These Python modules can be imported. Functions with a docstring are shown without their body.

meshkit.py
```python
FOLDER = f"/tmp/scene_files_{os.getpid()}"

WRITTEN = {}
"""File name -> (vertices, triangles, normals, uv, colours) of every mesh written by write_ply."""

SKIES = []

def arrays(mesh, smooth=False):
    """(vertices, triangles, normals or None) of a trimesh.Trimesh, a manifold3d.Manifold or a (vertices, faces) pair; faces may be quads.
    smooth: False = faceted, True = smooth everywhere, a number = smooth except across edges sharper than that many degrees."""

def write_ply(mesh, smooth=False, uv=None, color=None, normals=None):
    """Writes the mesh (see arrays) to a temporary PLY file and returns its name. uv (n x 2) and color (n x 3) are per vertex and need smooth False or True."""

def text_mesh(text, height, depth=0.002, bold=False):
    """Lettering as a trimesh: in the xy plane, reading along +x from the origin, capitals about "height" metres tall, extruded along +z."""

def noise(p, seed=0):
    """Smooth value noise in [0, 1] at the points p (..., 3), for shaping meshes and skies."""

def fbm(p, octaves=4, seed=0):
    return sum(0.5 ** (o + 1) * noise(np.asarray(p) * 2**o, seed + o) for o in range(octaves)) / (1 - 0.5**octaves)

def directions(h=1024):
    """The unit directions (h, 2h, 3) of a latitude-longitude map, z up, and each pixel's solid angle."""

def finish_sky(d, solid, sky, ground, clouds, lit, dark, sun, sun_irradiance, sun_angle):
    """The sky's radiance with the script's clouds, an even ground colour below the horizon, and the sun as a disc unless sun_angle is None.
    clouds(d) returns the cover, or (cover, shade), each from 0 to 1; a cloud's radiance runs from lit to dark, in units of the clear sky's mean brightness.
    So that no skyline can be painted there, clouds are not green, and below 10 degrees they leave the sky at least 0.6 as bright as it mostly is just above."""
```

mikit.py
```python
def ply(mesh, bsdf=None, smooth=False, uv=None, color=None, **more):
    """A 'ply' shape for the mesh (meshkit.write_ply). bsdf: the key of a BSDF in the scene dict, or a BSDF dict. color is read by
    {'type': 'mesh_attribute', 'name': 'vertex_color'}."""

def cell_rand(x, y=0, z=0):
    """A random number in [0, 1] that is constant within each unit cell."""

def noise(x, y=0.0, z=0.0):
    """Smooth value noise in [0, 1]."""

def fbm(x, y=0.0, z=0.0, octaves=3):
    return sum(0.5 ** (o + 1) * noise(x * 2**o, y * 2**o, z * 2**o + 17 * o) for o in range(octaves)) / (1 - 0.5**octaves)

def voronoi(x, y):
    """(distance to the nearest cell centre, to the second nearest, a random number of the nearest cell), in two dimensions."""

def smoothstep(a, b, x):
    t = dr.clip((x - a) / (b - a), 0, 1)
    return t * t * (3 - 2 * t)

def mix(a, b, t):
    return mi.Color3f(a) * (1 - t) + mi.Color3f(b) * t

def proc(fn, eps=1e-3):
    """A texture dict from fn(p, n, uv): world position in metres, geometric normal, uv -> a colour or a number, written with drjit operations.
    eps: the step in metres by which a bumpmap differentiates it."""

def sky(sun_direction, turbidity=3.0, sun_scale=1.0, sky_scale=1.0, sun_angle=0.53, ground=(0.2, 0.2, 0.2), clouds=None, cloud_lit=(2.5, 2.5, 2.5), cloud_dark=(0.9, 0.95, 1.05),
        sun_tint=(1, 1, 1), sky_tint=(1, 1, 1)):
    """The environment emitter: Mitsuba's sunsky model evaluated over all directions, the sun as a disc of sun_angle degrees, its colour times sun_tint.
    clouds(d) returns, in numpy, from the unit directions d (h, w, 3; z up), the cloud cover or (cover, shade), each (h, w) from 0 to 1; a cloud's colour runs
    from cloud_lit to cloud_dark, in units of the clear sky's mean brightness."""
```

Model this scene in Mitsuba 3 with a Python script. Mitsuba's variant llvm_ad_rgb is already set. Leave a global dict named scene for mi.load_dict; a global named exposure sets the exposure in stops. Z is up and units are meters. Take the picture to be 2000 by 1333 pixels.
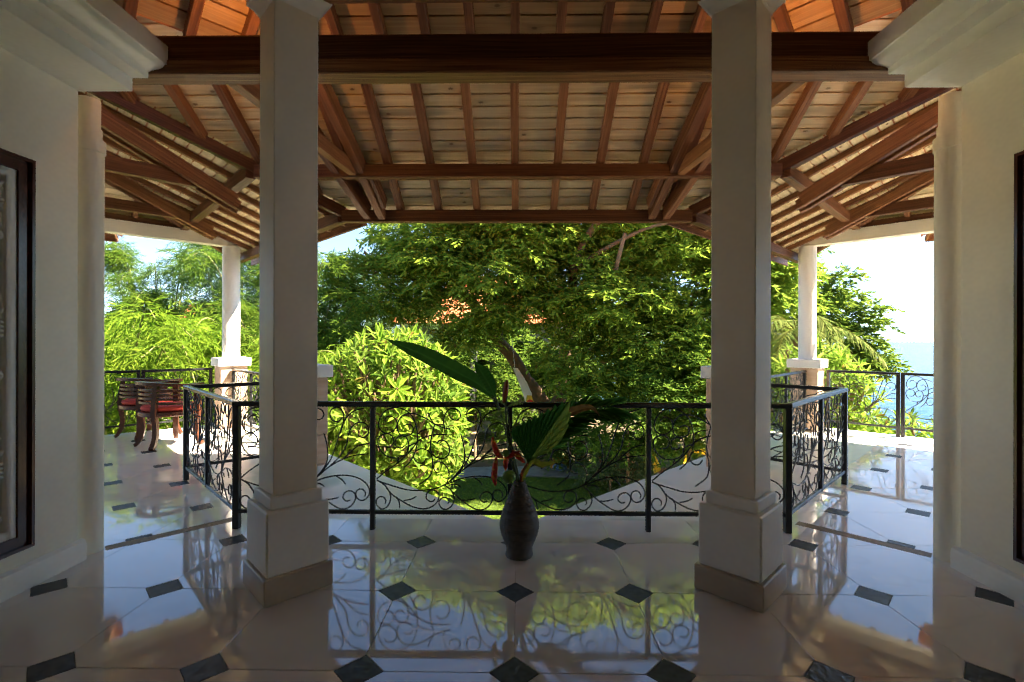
import math, random
import numpy as np, trimesh, shapely
import drjit as dr
import mitsuba as mi
import mikit, meshkit
from mikit import proc, noise, fbm, voronoi, cell_rand, smoothstep, mix
from shapely.geometry import Polygon, box as sbox
from shapely import affinity
from scipy.spatial import cKDTree

T = mi.ScalarTransform4f
scene, labels = {}, {}
R2 = math.sqrt(2.0)

# ------------------------------------------------------------------ camera, sky, exposure
EYE = np.array([0.029, 0.0, 1.273])
YAW, ROLL = 0.014, 0.0025
fwd = np.array([-math.sin(YAW), math.cos(YAW), 0.0])
rgt = np.array([math.cos(YAW), math.sin(YAW), 0.0])
upv = np.array([0, 0, math.cos(ROLL)]) - rgt * math.sin(ROLL)
scene['camera'] = {'type': 'perspective', 'fov': math.degrees(2 * math.atan(1000 / 944.0)), 'fov_axis': 'x', 'near_clip': 0.05, 'far_clip': 60000.0,
                   'to_world': T().look_at(origin=EYE.tolist(), target=(EYE + fwd).tolist(), up=upv.tolist())}
SUN_AZ, SUN_EL = -6.0, 48.0         # degrees from +x towards +y: from the right, over the sea
sun_dir = [math.cos(math.radians(SUN_EL)) * math.cos(math.radians(SUN_AZ)), math.cos(math.radians(SUN_EL)) * math.sin(math.radians(SUN_AZ)), math.sin(math.radians(SUN_EL))]
scene['daylight'] = mikit.sky(sun_dir, turbidity=2.5, sky_scale=.38)
exposure = 4.88

# ------------------------------------------------------------------ materials
def tw(b): return {'type': 'twosided', 'bsdf': b}
def rgb(*c): return {'type': 'rgb', 'value': list(c)}
def C(*c): return mi.Color3f(*c)
def mat(name, b): scene[name] = b; return name

def plaster(c, amt=0.09):
    c = C(*c)
    def f(p, n, uv):
        v = fbm(p.x * 1.7 + p.y * 0.9, p.y * 1.3, p.z * 1.5, 4) - 0.5
        g = noise(p.x * 60, p.y * 60, p.z * 60) - 0.5
        return c * (1 + amt * 2 * v + amt * 0.6 * g)
    return proc(f)
def fine_bump(s): return proc(lambda p, n, uv: fbm(p.x * s, p.y * s, p.z * s, 3), eps=0.002)
def bumped(b, tex, h): return {'type': 'bumpmap', 'arbitrary': tex, 'scale': h, 'bsdf': b}

mat('cream_paint', tw(bumped({'type': 'principled', 'base_color': plaster((.76, .72, .61)), 'roughness': .5, 'specular': .4}, fine_bump(45), .0012)))
mat('white_paint', tw(bumped({'type': 'principled', 'base_color': plaster((.78, .78, .75)), 'roughness': .45, 'specular': .4}, fine_bump(40), .001)))
mat('plinth_stone', tw({'type': 'principled', 'base_color': plaster((.47, .40, .31), .15), 'roughness': .25, 'specular': .5}))

def timber(c0, c1):
    c0, c1 = C(*c0), C(*c1)
    def f(p, n, uv):
        k = dr.floor(uv.y / 10 + .5)
        tone = cell_rand(k, 3, 1)
        v = uv.y - k * 10
        wob = noise(uv.x * 1.3, k * 3.1) * .03
        g = fbm(uv.x * 2.2 + k * 7, (v + wob) * 90, k, 3)
        s = noise(uv.x * 9, (v + wob) * 260, k)
        return mix(c0, c1, dr.clip(g * 1.3 - .25 + (tone - .5) * .7, 0, 1)) * (.82 + .36 * s)
    return proc(f)
mat('timber', tw({'type': 'principled', 'base_color': timber((.125, .050, .022), (.33, .150, .064)), 'roughness': .5, 'specular': .3}))
mat('dark_timber', tw({'type': 'principled', 'base_color': timber((.078, .030, .014), (.19, .080, .036)), 'roughness': .48, 'specular': .3}))

def pine(c0, c1):
    c0, c1, ck = C(*c0), C(*c1), C(.14, .075, .035)
    def f(p, n, uv):
        k = dr.floor(uv.y / 10 + .5)
        v = uv.y - k * 10
        tone = cell_rand(k, 5, 2)
        seg = dr.floor(uv.x / .8 + tone * 3)
        t2 = cell_rand(k, seg, 4)
        du, dv = (uv.x / .8 + tone * 3 - seg - .2 - .6 * cell_rand(k, seg, 7)) * .8, v - (cell_rand(k, seg, 8) - .5) * .08
        r = dr.sqrt(du * du * .25 + dv * dv)
        knot = (1 - smoothstep(.006, .014, r)) * dr.select(cell_rand(k, seg, 9) > .55, 1., 0.)
        halo = (1 - smoothstep(.01, .05, r)) * dr.select(cell_rand(k, seg, 9) > .55, .5, 0.)
        bend = halo * .02
        g = fbm(uv.x * 1.5 + k * 5, (v + bend) * 55 + k, k, 3)
        s = noise(uv.x * 5, (v + bend) * 300, k)
        stain = smoothstep(.62, .85, fbm(uv.x * 1.1 + k * 1.7, v * 8, k + 40, 3))
        col = mix(c0, c1, dr.clip(g * 1.2 - .1 + (tone - .5) * .55 + (t2 - .5) * .3, 0, 1)) * (.9 + .2 * s) * (1 - .3 * halo) * (1 - .45 * stain)
        return mix(col, ck, knot * .85)
    return proc(f)
mat('lampglow_board', tw({'type': 'principled', 'base_color': pine((.30, .175, .080), (.44, .28, .14)), 'roughness': .5, 'specular': .4}))  # warm brown puts lamp glow on the hall ceiling into the board colour
mat('pine_board', tw({'type': 'principled', 'base_color': pine((.60, .47, .26), (.80, .68, .44)), 'roughness': .45, 'specular': .45}))

def marble(p, n, uv):
    k = cell_rand(dr.floor(uv.x), dr.floor(uv.y), 2)
    v = fbm(p.x * 2.3 + k * 9, p.y * 2.3, k * 5, 4)
    vein = dr.abs(fbm(p.x * 1.6 + k * 31, p.y * 1.9 + k * 5, 3.3, 4) - .5)
    c = mix(C(.60, .58, .55), C(.70, .68, .65), v)
    return mix(c, C(.53, .51, .47), (1 - smoothstep(0, .03, vein)) * .25) * (.95 + .1 * k)
mat('floor_tile', tw({'type': 'principled', 'base_color': proc(marble), 'roughness': proc(lambda p, n, uv: .02 + .05 * smoothstep(.45, .75, fbm(p.x * 2.2, p.y * 2.2, 1, 4)) + .05 * smoothstep(.62, .8, fbm(p.x * 14, p.y * 14, 6, 3))), 'specular': .9}))
def slate(p, n, uv):
    return mix(C(.016, .018, .022), C(.05, .054, .062), fbm(p.x * 40, p.y * 40, 0, 3))
mat('slate', tw(bumped({'type': 'principled', 'base_color': proc(slate), 'roughness': .42, 'specular': .5}, proc(lambda p, n, uv: fbm(p.x * 70, p.y * 70, 0, 3), eps=.002), .006)))
mat('grout', tw({'type': 'principled', 'base_color': rgb(.42, .37, .33), 'roughness': .6}))
mat('strip_stone', tw({'type': 'principled', 'base_color': proc(lambda p, n, uv: mix(C(.19, .135, .08), C(.36, .28, .19), fbm(p.x * 60, p.y * 60, 0, 3))), 'roughness': .5, 'specular': .15}))
def ledge_col(p, n, uv):
    a = fbm(p.x * 1.2, p.y * 1.2, 0, 5)
    alg = smoothstep(.48, .62, fbm(p.x * .9 + 4, p.y * .9, 5, 5))
    c = mix(C(.68, .66, .62), C(.78, .76, .72), a)
    return mix(c, C(.42, .50, .42), alg * .75)
mat('ledge_concrete', tw({'type': 'principled', 'base_color': proc(ledge_col), 'roughness': .3, 'specular': .5}))
mat('iron', tw({'type': 'principled', 'base_color': rgb(.010, .011, .013), 'roughness': .3, 'specular': .5, 'clearcoat': .3, 'clearcoat_gloss': .8}))
def para(p, n, uv):
    l = fbm(p.x * 5, p.y * 5, p.z * 26, 4)
    return mix(C(.46, .32, .22), C(.64, .50, .38), l)
mat('paras_stone', tw(bumped({'type': 'principled', 'base_color': proc(para), 'roughness': .8, 'specular': .3}, fine_bump(50), .002)))
def clay(p, n, uv):
    k = cell_rand(dr.floor(p.x * 5), dr.floor(p.y * 5), dr.floor(p.z * 8))
    return mix(C(.42, .12, .05), C(.60, .22, .10), k) * (.75 + .5 * fbm(p.x * 9, p.y * 9, p.z * 9, 3))
mat('clay_tile', tw({'type': 'principled', 'base_color': proc(clay), 'roughness': .8, 'specular': .2}))

# ------------------------------------------------------------------ helpers
counts = {}
def numbered(base):
    if base not in counts: counts[base] = 0; return base
    counts[base] += 1
    return f'{base}_{counts[base]:03d}'
def part(parent, name, mesh, m, smooth=False, uv=None, to_world=None, kind=None, label=None):
    key = numbered(f'{parent}__{name}')
    d = dict(mesh) if isinstance(mesh, dict) else mikit.ply(mesh, m, smooth=smooth, uv=uv)
    if to_world is not None: d['to_world'] = to_world
    scene[key] = d
    if kind or label:
        labels[key] = {}
        if kind: labels[key]['kind'] = kind
        if label: labels[key]['label'] = label
    return key
def thing(name, label, cat, group=None):
    key = numbered(name)
    labels[key] = {'label': label, 'category': cat}
    if group: labels[key]['group'] = group
    return key
def solid(name, label, cat, mesh, m, smooth=False, group=None, uv=None):
    key = thing(name, label, cat, group)
    scene[key] = mikit.ply(mesh, m, smooth=smooth, uv=uv)
    return key
def struct(name, mesh, m, smooth=False, label=None):
    key = numbered(name)
    if mesh is not None: scene[key] = mikit.ply(mesh, m, smooth=smooth)
    labels[key] = {'kind': 'structure'}
    if label: labels[key]['label'] = label
    return key
cat = trimesh.util.concatenate
def unit(v): v = np.asarray(v, float); return v / np.linalg.norm(v)
def W(side, s, t, z=0.0):
    """wing coordinates (s out along the wing, t towards the courtyard) -> world; side +1 right, -1 left"""
    return np.array([side * (s - t) / R2, (s + t) / R2, z])

seq = [0]
def beam_mesh(p0, p1, w, h, up=(0, 0, 1), ch=.004, grain=True):
    """chamfered bar from p0 to p1, w across, h along up; returns (mesh, uv)"""
    p0, p1 = np.asarray(p0, float), np.asarray(p1, float)
    a = unit(p1 - p0); L = np.linalg.norm(p1 - p0)
    b = unit(np.cross(a, up)); c = np.cross(b, a)
    x, y = w / 2, h / 2
    P = [(-x + ch, -y), (x - ch, -y), (x, -y + ch), (x, y - ch), (x - ch, y), (-x + ch, y), (-x, y - ch), (-x, -y + ch)]
    n = len(P); V, UV = [], []
    seq[0] += 1
    for d in (0, L):
        for (q, r) in P:
            V.append(p0 + a * d + b * q + c * r); UV.append((d + seq[0] * 1.7, q + r * 1.3 + 10 * seq[0]))
    F = []
    for i in range(n):
        j = (i + 1) % n
        F += [(i, j, n + j), (i, n + j, n + i)]
    for i in range(1, n - 1):
        F += [(0, i + 1, i), (n, n + i, n + i + 1)]
    return trimesh.Trimesh(V, F, process=False), np.array(UV)
def beam(parent, name, p0, p1, w, h, m='timber', up=(0, 0, 1), ch=.004, label=None):
    me, uv = beam_mesh(p0, p1, w, h, up, ch)
    return part(parent, name, me, m, uv=uv, label=label)
def slab_poly(poly, frame, z0, z1):
    """extrude a shapely polygon between z0 and z1 in a frame (o, ex, ey, ez)"""
    o, ex, ey, ez = frame
    ms = []
    for g in getattr(poly, 'geoms', [poly]):
        if g.is_empty or g.area < 1e-5: continue
        e = trimesh.creation.extrude_polygon(g, z1 - z0, engine='earcut')
        v = e.vertices
        V = o + np.outer(v[:, 0], ex) + np.outer(v[:, 1], ey) + np.outer(v[:, 2] + z0, ez)
        F = e.faces if np.dot(np.cross(ex, ey), ez) > 0 else e.faces[:, ::-1]
        ms.append(trimesh.Trimesh(V, F, process=False))
    return cat(ms) if ms else None
def boxm(x0, x1, y0, y1, z0, z1):
    m = trimesh.creation.box(extents=(x1 - x0, y1 - y0, z1 - z0)); m.apply_translation(((x0 + x1) / 2, (y0 + y1) / 2, (z0 + z1) / 2)); return m
def lathe(prof, n=48, at=(0, 0, 0)):
    m = trimesh.creation.revolve(np.array(prof, float), sections=n); m.apply_translation(at); return m
def sweep(profile, p0, p1, up=(0, 0, 1), flip=False):
    """closed profile (across, up) swept straight from p0 to p1"""
    p0, p1 = np.asarray(p0, float), np.asarray(p1, float)
    a = unit(p1 - p0); b = unit(np.cross(a, up)) * (-1 if flip else 1); c = np.asarray(up, float)
    pol = Polygon(profile)
    e = trimesh.creation.extrude_polygon(pol, np.linalg.norm(p1 - p0), engine='earcut')
    v = e.vertices
    V = p0 + np.outer(v[:, 0], b) + np.outer(v[:, 1], c) + np.outer(v[:, 2], a)
    m = trimesh.Trimesh(V, e.faces, process=False)
    if m.volume < 0: m.invert()
    return m
def tube(pts, r, n=6, cap=True):
    """tube along a polyline, r a number or one per point"""
    P = np.asarray(pts, float); k = len(P)
    rr = np.full(k, r) if np.isscalar(r) else np.asarray(r, float)
    tg = np.gradient(P, axis=0); tg /= np.maximum(np.linalg.norm(tg, axis=1, keepdims=True), 1e-9)
    ref = np.array([0, 0, 1.0]) if abs(tg[0][2]) < .9 else np.array([1.0, 0, 0])
    b = unit(np.cross(tg[0], ref)); V = []
    for i in range(k):
        b = b - tg[i] * np.dot(b, tg[i]); b = unit(b); c = np.cross(tg[i], b)
        for j in range(n):
            a = 2 * math.pi * j / n
            V.append(P[i] + rr[i] * (math.cos(a) * b + math.sin(a) * c))
    F = []
    for i in range(k - 1):
        for j in range(n):
            q = (j + 1) % n
            F += [(i * n + j, i * n + q, (i + 1) * n + q), (i * n + j, (i + 1) * n + q, (i + 1) * n + j)]
    if cap:
        for j in range(1, n - 1):
            F += [(0, j + 1, j), ((k - 1) * n, (k - 1) * n + j, (k - 1) * n + j + 1)]
    return trimesh.Trimesh(V, F, process=False)
def smooth_path(pts, n=8):
    """Catmull-Rom through the points"""
    P = np.asarray(pts, float)
    P = np.vstack([2 * P[0] - P[1], P, 2 * P[-1] - P[-2]])
    out = []
    for i in range(1, len(P) - 2):
        for t in np.linspace(0, 1, n, endpoint=False):
            a, b, c, d = P[i - 1], P[i], P[i + 1], P[i + 2]
            out.append(.5 * (2 * b + (c - a) * t + (2 * a - 5 * b + 4 * c - d) * t * t + (3 * b - a - 3 * c + d) * t ** 3))
    out.append(P[-2])
    return np.array(out)
def frame_box(x, y, z, w, l, rot, h):
    m = trimesh.creation.box(extents=(w, l, h)); m.apply_transform(trimesh.transformations.rotation_matrix(rot, (0, 0, 1))); m.apply_translation((x, y, z + h / 2)); return m
def chamfer_box(w, l, h, ch=.008):
    from manifold3d import Manifold, CrossSection
    pts = []
    for sx in (-1, 1):
        for sy in (-1, 1):
            for sz in (-1, 1):
                for k in range(3):
                    e = [w / 2, l / 2, h / 2]; q = [e[i] - (ch if i != k else 0) for i in range(3)]
                    pts.append([sx * q[0], sy * q[1], sz * q[2]])
    return trimesh.convex.convex_hull(np.array(pts))
def placed(m, at, rot=0.0):
    m = m.copy(); m.apply_transform(trimesh.transformations.rotation_matrix(rot, (0, 0, 1))); m.apply_translation(at); return m
Q = math.pi / 4

# ------------------------------------------------------------------ floor
TS, TX, TY = .6, .0145, 1.8546
DOT = .097
HW = 2.5
def wing_poly(s0, s1, t0, t1, side): return Polygon([tuple(W(side, s, t)[:2]) for s, t in ((s0, t0), (s1, t0), (s1, t1), (s0, t1))])
hall = Polygon([(-HW, -5), (HW, -5), (HW, 2.74), (HW, 2.9), (2.0, 3.45), (-2.0, 3.45), (-HW, 2.9)])
floor_poly = shapely.union_all([hall] + [wing_poly(2.7, 8.42, -2.4, 1.12, sd).difference(sbox(sd * HW if sd > 0 else -12, -9, 12 if sd > 0 else -HW, 2.735)) for sd in (1, -1)])
floor = struct('floor', slab_poly(floor_poly, (np.zeros(3), np.array([1., 0, 0]), np.array([0, 1., 0]), np.array([0, 0, 1.])), -.30, -.012), 'grout')
def strip_poly(sd): return wing_poly(3.785, 3.872, .30, 1.02, sd)
strips = shapely.union_all([strip_poly(1), strip_poly(-1)])
def tile_mesh(poly, ch=.0015, z0=-.010):
    ms = []
    for g in getattr(poly, 'geoms', [poly]):
        if g.geom_type != 'Polygon' or g.area < 4e-4: continue
        g = shapely.geometry.polygon.orient(g, 1.0)
        inn = g.buffer(-ch, join_style=2)
        o = np.array(g.exterior.coords)[:-1]
        top = trimesh.creation.extrude_polygon(inn, .001, engine='earcut') if inn.geom_type == 'Polygon' and not inn.is_empty else None
        if top is None: continue
        q = np.array(shapely.geometry.polygon.orient(inn, 1.0).exterior.coords)[:-1]
        v3, f3 = trimesh.creation.triangulate_polygon(inn, engine='earcut')
        V = np.vstack([np.c_[v3, np.zeros(len(v3))]]); F = f3 if True else None
        nrm = np.cross(V[F[:, 1]] - V[F[:, 0]], V[F[:, 2]] - V[F[:, 0]])[:, 2]
        F = np.where((nrm < 0)[:, None], F[:, ::-1], F)
        ms.append(trimesh.Trimesh(V, F, process=False))
        if len(q) == len(o):
            k0 = int(np.argmin(np.linalg.norm(q - o[0], axis=1))); q = np.roll(q, -k0, axis=0)
            n = len(o)
            V2 = np.vstack([np.c_[q, np.zeros(n)], np.c_[o, np.full(n, -ch)], np.c_[o, np.full(n, z0)]])
            F2 = []
            for i in range(n):
                j = (i + 1) % n
                F2 += [(i, n + i, n + j), (i, n + j, j), (n + i, 2 * n + i, 2 * n + j), (n + i, 2 * n + j, n + j)]
            ms.append(trimesh.Trimesh(V2, F2, process=False))
    return cat(ms) if ms else None
GAP = .0009
near_tiles, n_tile, n_dot = [], 0, 0
rest_tile, rest_dot = [], []
tiles_todo = []
for i in range(-14, 15):
    for j in range(-12, 13):
        cx, cy = TX + TS * i, TY + TS * j
        dot = Polygon([(cx - DOT, cy), (cx, cy - DOT), (cx + DOT, cy), (cx, cy + DOT)])
        h = TS / 2
        mx, my = cx + h, cy + h
        tl = Polygon([(mx - h + DOT, my - h), (mx + h - DOT, my - h), (mx + h, my - h + DOT), (mx + h, my + h - DOT), (mx + h - DOT, my + h), (mx - h + DOT, my + h), (mx - h, my + h - DOT), (mx - h, my - h + DOT)])
        for nm, g in (('dot', dot), ('tile', tl)):
            g = g.buffer(-GAP, join_style=2).intersection(floor_poly).difference(strips)
            if g.is_empty or g.area < 6e-4: continue
            c = g.centroid
            tiles_todo.append((nm, g, c.x, c.y, i, j))
tiles_todo.sort(key=lambda q: math.hypot(q[2], q[3]))
for nm, g, cx, cy, i, j in tiles_todo:
    me = tile_mesh(g)
    if me is None: continue
    uv = np.tile([[i + .5, j + .5]], (len(me.vertices), 1))
    tr_ = np.random.default_rng((i + 50) * 97 + (j + 50) * 13).normal(size=2) * .0009
    me.vertices[:, 2] += (me.vertices[:, :2] - (cx, cy)) @ tr_
    seen = cy > 1.2 and abs(cx) < 1.13 * cy + .6
    if nm == 'tile':
        if seen and n_tile < 290: part(floor, 'tile', me, 'floor_tile', uv=uv); n_tile += 1
        else: rest_tile.append((me, uv))
    else:
        if seen and n_dot < 290: part(floor, 'slate_inset', me, 'slate', uv=uv); n_dot += 1
        else: rest_dot.append((me, uv))
part(floor, 'tile', cat([m for m, _ in rest_tile]), 'floor_tile', uv=np.vstack([u for _, u in rest_tile]), kind='stuff')
part(floor, 'slate_inset', cat([m for m, _ in rest_dot]), 'slate', kind='stuff')
for sd in (1, -1): part(floor, 'border_strip', tile_mesh(strip_poly(sd).buffer(-.002, join_style=2)), 'strip_stone')

# concrete ledge outside the rails, one per wing, meeting in a V
for sd in (-1, 1):
    lp = wing_poly(2.2, 8.5, .9, 2.36, sd).difference(floor_poly.buffer(.003)).intersection(sbox(0, -9, 12, 12) if sd > 0 else sbox(-12, -9, 0, 12))
    struct('concrete_ledge', slab_poly(lp, (np.zeros(3), np.array([1., 0, 0]), np.array([0, 1., 0]), np.array([0, 0, 1.])), -.34, -.016), 'ledge_concrete')

# ------------------------------------------------------------------ hall walls, cornices, pipes
CORN = [(0, 2.70), (.31, 2.70), (.31, 2.775), (.40, 2.775), (.402, 2.79), (.41, 2.803), (.425, 2.812), (.45, 2.817), (.475, 2.822), (.492, 2.831), (.505, 2.845), (.515, 2.845), (.515, 2.955), (.42, 2.955), (.42, 3.02), (0, 3.02)]
for sd, nm in ((-1, 'left'), (1, 'right')):
    w = thing('hall_wall', f'cream plastered hall wall with white cornice on the {nm} of the photo', 'wall')
    x0, x1 = sorted((sd * HW, sd * (HW + .16)))
    hole = (1.2, 2.485, .2, 2.205) if sd < 0 else (1.15, 2.44, .19, 2.21)
    pol = sbox(-5, 0, 2.735, 3.45).difference(sbox(hole[0], hole[2], hole[1], hole[3]))
    part(w, 'plaster', slab_poly(pol, (np.array([x0, 0, 0]), np.array([0, 1., 0]), np.array([0, 0, 1.]), np.array([1., 0, 0])), 0, .16), 'cream_paint')
    fx0, fx1 = sorted((sd * (HW + .162), sd * 9.0))
    part(w, 'return_wall', boxm(fx0, fx1, 2.5, 2.733, 0, 3.3), 'cream_paint')
    cx0, cx1 = sorted((sd * (HW + .164), sd * 9.0))
    part(w, 'room_ceiling', boxm(cx0, cx1, -4.45, 2.731, 3.20, 3.29), 'cream_paint')
    part(w, 'cornice', sweep(CORN, (sd * HW, -5, 0), (sd * HW, 2.742, 0), flip=(sd > 0)) if True else None, 'white_paint', smooth=25)
    part(w, 'skirting', sweep([(0, .001), (.03, .001), (.03, .09), (.022, .112), (.008, .125), (0, .125)], (sd * HW, -5, 0), (sd * HW, 2.765, 0), flip=(sd > 0)), 'white_paint', smooth=25)
    p = thing('drain_pipe', f'round cream pipe with collar beside the wall end on the {nm}', 'pipe')
    pr = [(0, 0.001), (.074, .001), (.074, .34), (.0725, .345), (.0725, .36), (.075, .362), (.075, 2.40), (.083, 2.402), (.083, 2.475), (.0655, 2.478), (.0645, 2.55), (.0575, 2.555), (.0575, 2.699), (0, 2.699)]
    pr = [(.074, .001), (.074, .34), (.0725, .343), (.0725, .347), (.074, .35), (.074, 2.47)]
    at = (sd * 2.563, 2.875, 0)
    part(p, 'lower_pipe', lathe(pr, 40, at), 'cream_paint', smooth=35)
    part(p, 'collar', lathe([(.0745, 2.40), (.081, 2.402), (.081, 2.472), (.079, 2.476), (.064, 2.477), (.064, 2.545), (.057, 2.548)], 40, at), 'cream_paint', smooth=35)
    part(p, 'upper_pipe', lathe([(.0565, 2.5), (.0565, 2.72)], 40, at), 'cream_paint', smooth=35)

bw = thing('back_wall', 'plain cream plastered wall at the back of the hall', 'wall')
part(bw, 'plaster', boxm(-HW + .001, HW - .001, -4.45, -4.30, 0, 3.45), 'cream_paint')

# ------------------------------------------------------------------ square columns
for sd, nm in ((-1, 'left'), (1, 'right')):
    c = thing('square_column', f'square cream column set cornerwise on a stepped plinth, {nm} one of the two', 'column')
    at = np.array([sd * 1.174, 2.508, 0])
    part(c, 'stone_base', placed(chamfer_box(.338, .338, .128, .006), at + (0, 0, .064 + .001), Q), 'plinth_stone')
    part(c, 'plinth', placed(chamfer_box(.308, .308, .315, .008), at + (0, 0, .2865), Q), 'white_paint')
    part(c, 'plinth_step', placed(chamfer_box(.256, .256, .062, .006), at + (0, 0, .475), Q), 'white_paint')
    part(c, 'shaft', placed(chamfer_box(.218, .218, 2.515, .004), at + (0, 0, 1.7635), Q), 'cream_paint')
    caps = []
    for (z0, z1, s0, s1) in ((2.955, 2.968, .222, .232), (2.968, 2.99, .236, .26), (2.99, 3.02, .26, .31), (3.02, 3.06, .32, .32)):
        q = trimesh.creation.box(extents=(1, 1, 1)); v = q.vertices
        sc = np.where(v[:, 2] > 0, s1, s0); v[:, 0] *= sc; v[:, 1] *= sc; v[:, 2] = np.where(v[:, 2] > 0, z1, z0); q.vertices = v
        caps.append(placed(q, at, Q))
    part(c, 'capital', cat(caps), 'white_paint')

# ------------------------------------------------------------------ roofs
def boards(parent, o, eh, eu, poly, width, gap=.014, th=.024, m='pine_board', name='ceiling_board', stuff=False):
    """boards along eh, rows climbing along eu; poly in (eh, eu) metres from o; the underside lies in the plane"""
    o, eh, eu = np.asarray(o, float), unit(eh), unit(eu)
    ez = np.cross(eh, eu); ez = ez if ez[2] > 0 else -ez
    x0, y0, x1, y1 = poly.bounds
    k, acc, accuv = 0, [], []
    v = y0
    while v < y1 - .01:
        g = poly.intersection(sbox(x0, v + gap / 2, x1, min(v + width, y1) - gap / 2))
        v += width
        for q in getattr(g, 'geoms', [g]):
            if q.geom_type != 'Polygon' or q.area < .004: continue
            seq[0] += 1
            me = slab_poly(q, (o, eh, eu, ez), 0, th)
            d = me.vertices - o
            uv = np.c_[d @ eh + seq[0] * 2.3, d @ eu - v + width / 2 + 10 * seq[0]]
            if stuff: acc.append(me); accuv.append(uv)
            else: part(parent, name, me, m, uv=uv)
    if stuff: part(parent, name, cat(acc), m, uv=np.vstack(accuv), kind='stuff')
def cover(parent, o, eh, eu, poly, th=.05, off=.032, name='tile_cover'):
    o, eh, eu = np.asarray(o, float), unit(eh), unit(eu)
    ez = np.cross(eh, eu); ez = ez if ez[2] > 0 else -ez
    part(parent, name, slab_poly(poly, (o, eh, eu, ez), off, off + th), 'clay_tile')
def eave_tiles(parent, o, eh, eu, u0, u1, v=0.0, name='eave_tile'):
    """the curved ends of the lowest row of clay tiles"""
    o, eh, eu = np.asarray(o, float), unit(eh), unit(eu)
    ez = np.cross(eh, eu); ez = ez if ez[2] > 0 else -ez
    ms = []
    u = u0
    while u < u1:
        a = np.linspace(0, math.pi, 7)
        prof = [(-.085 * math.cos(x), .03 + .045 * math.sin(x)) for x in a]
        V = [o + eh * (u + .09 + px) + eu * (v + d) + ez * (.03 + pz - off) for d in (0, .3) for off in (0, .014) for px, pz in prof]
        n = 7; F = []
        for i in range(n - 1):
            F += [(i, i + 1, 2 * n + i + 1), (i, 2 * n + i + 1, 2 * n + i), (n + i, 3 * n + i + 1, n + i + 1), (n + i, 3 * n + i, 3 * n + i + 1), (i, n + i + 1, i + 1), (i, n + i, n + i + 1)]
        ms.append(trimesh.Trimesh(V, F, process=False)); u += .18
    part(parent, name, cat(ms), 'clay_tile', kind='stuff')

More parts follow.
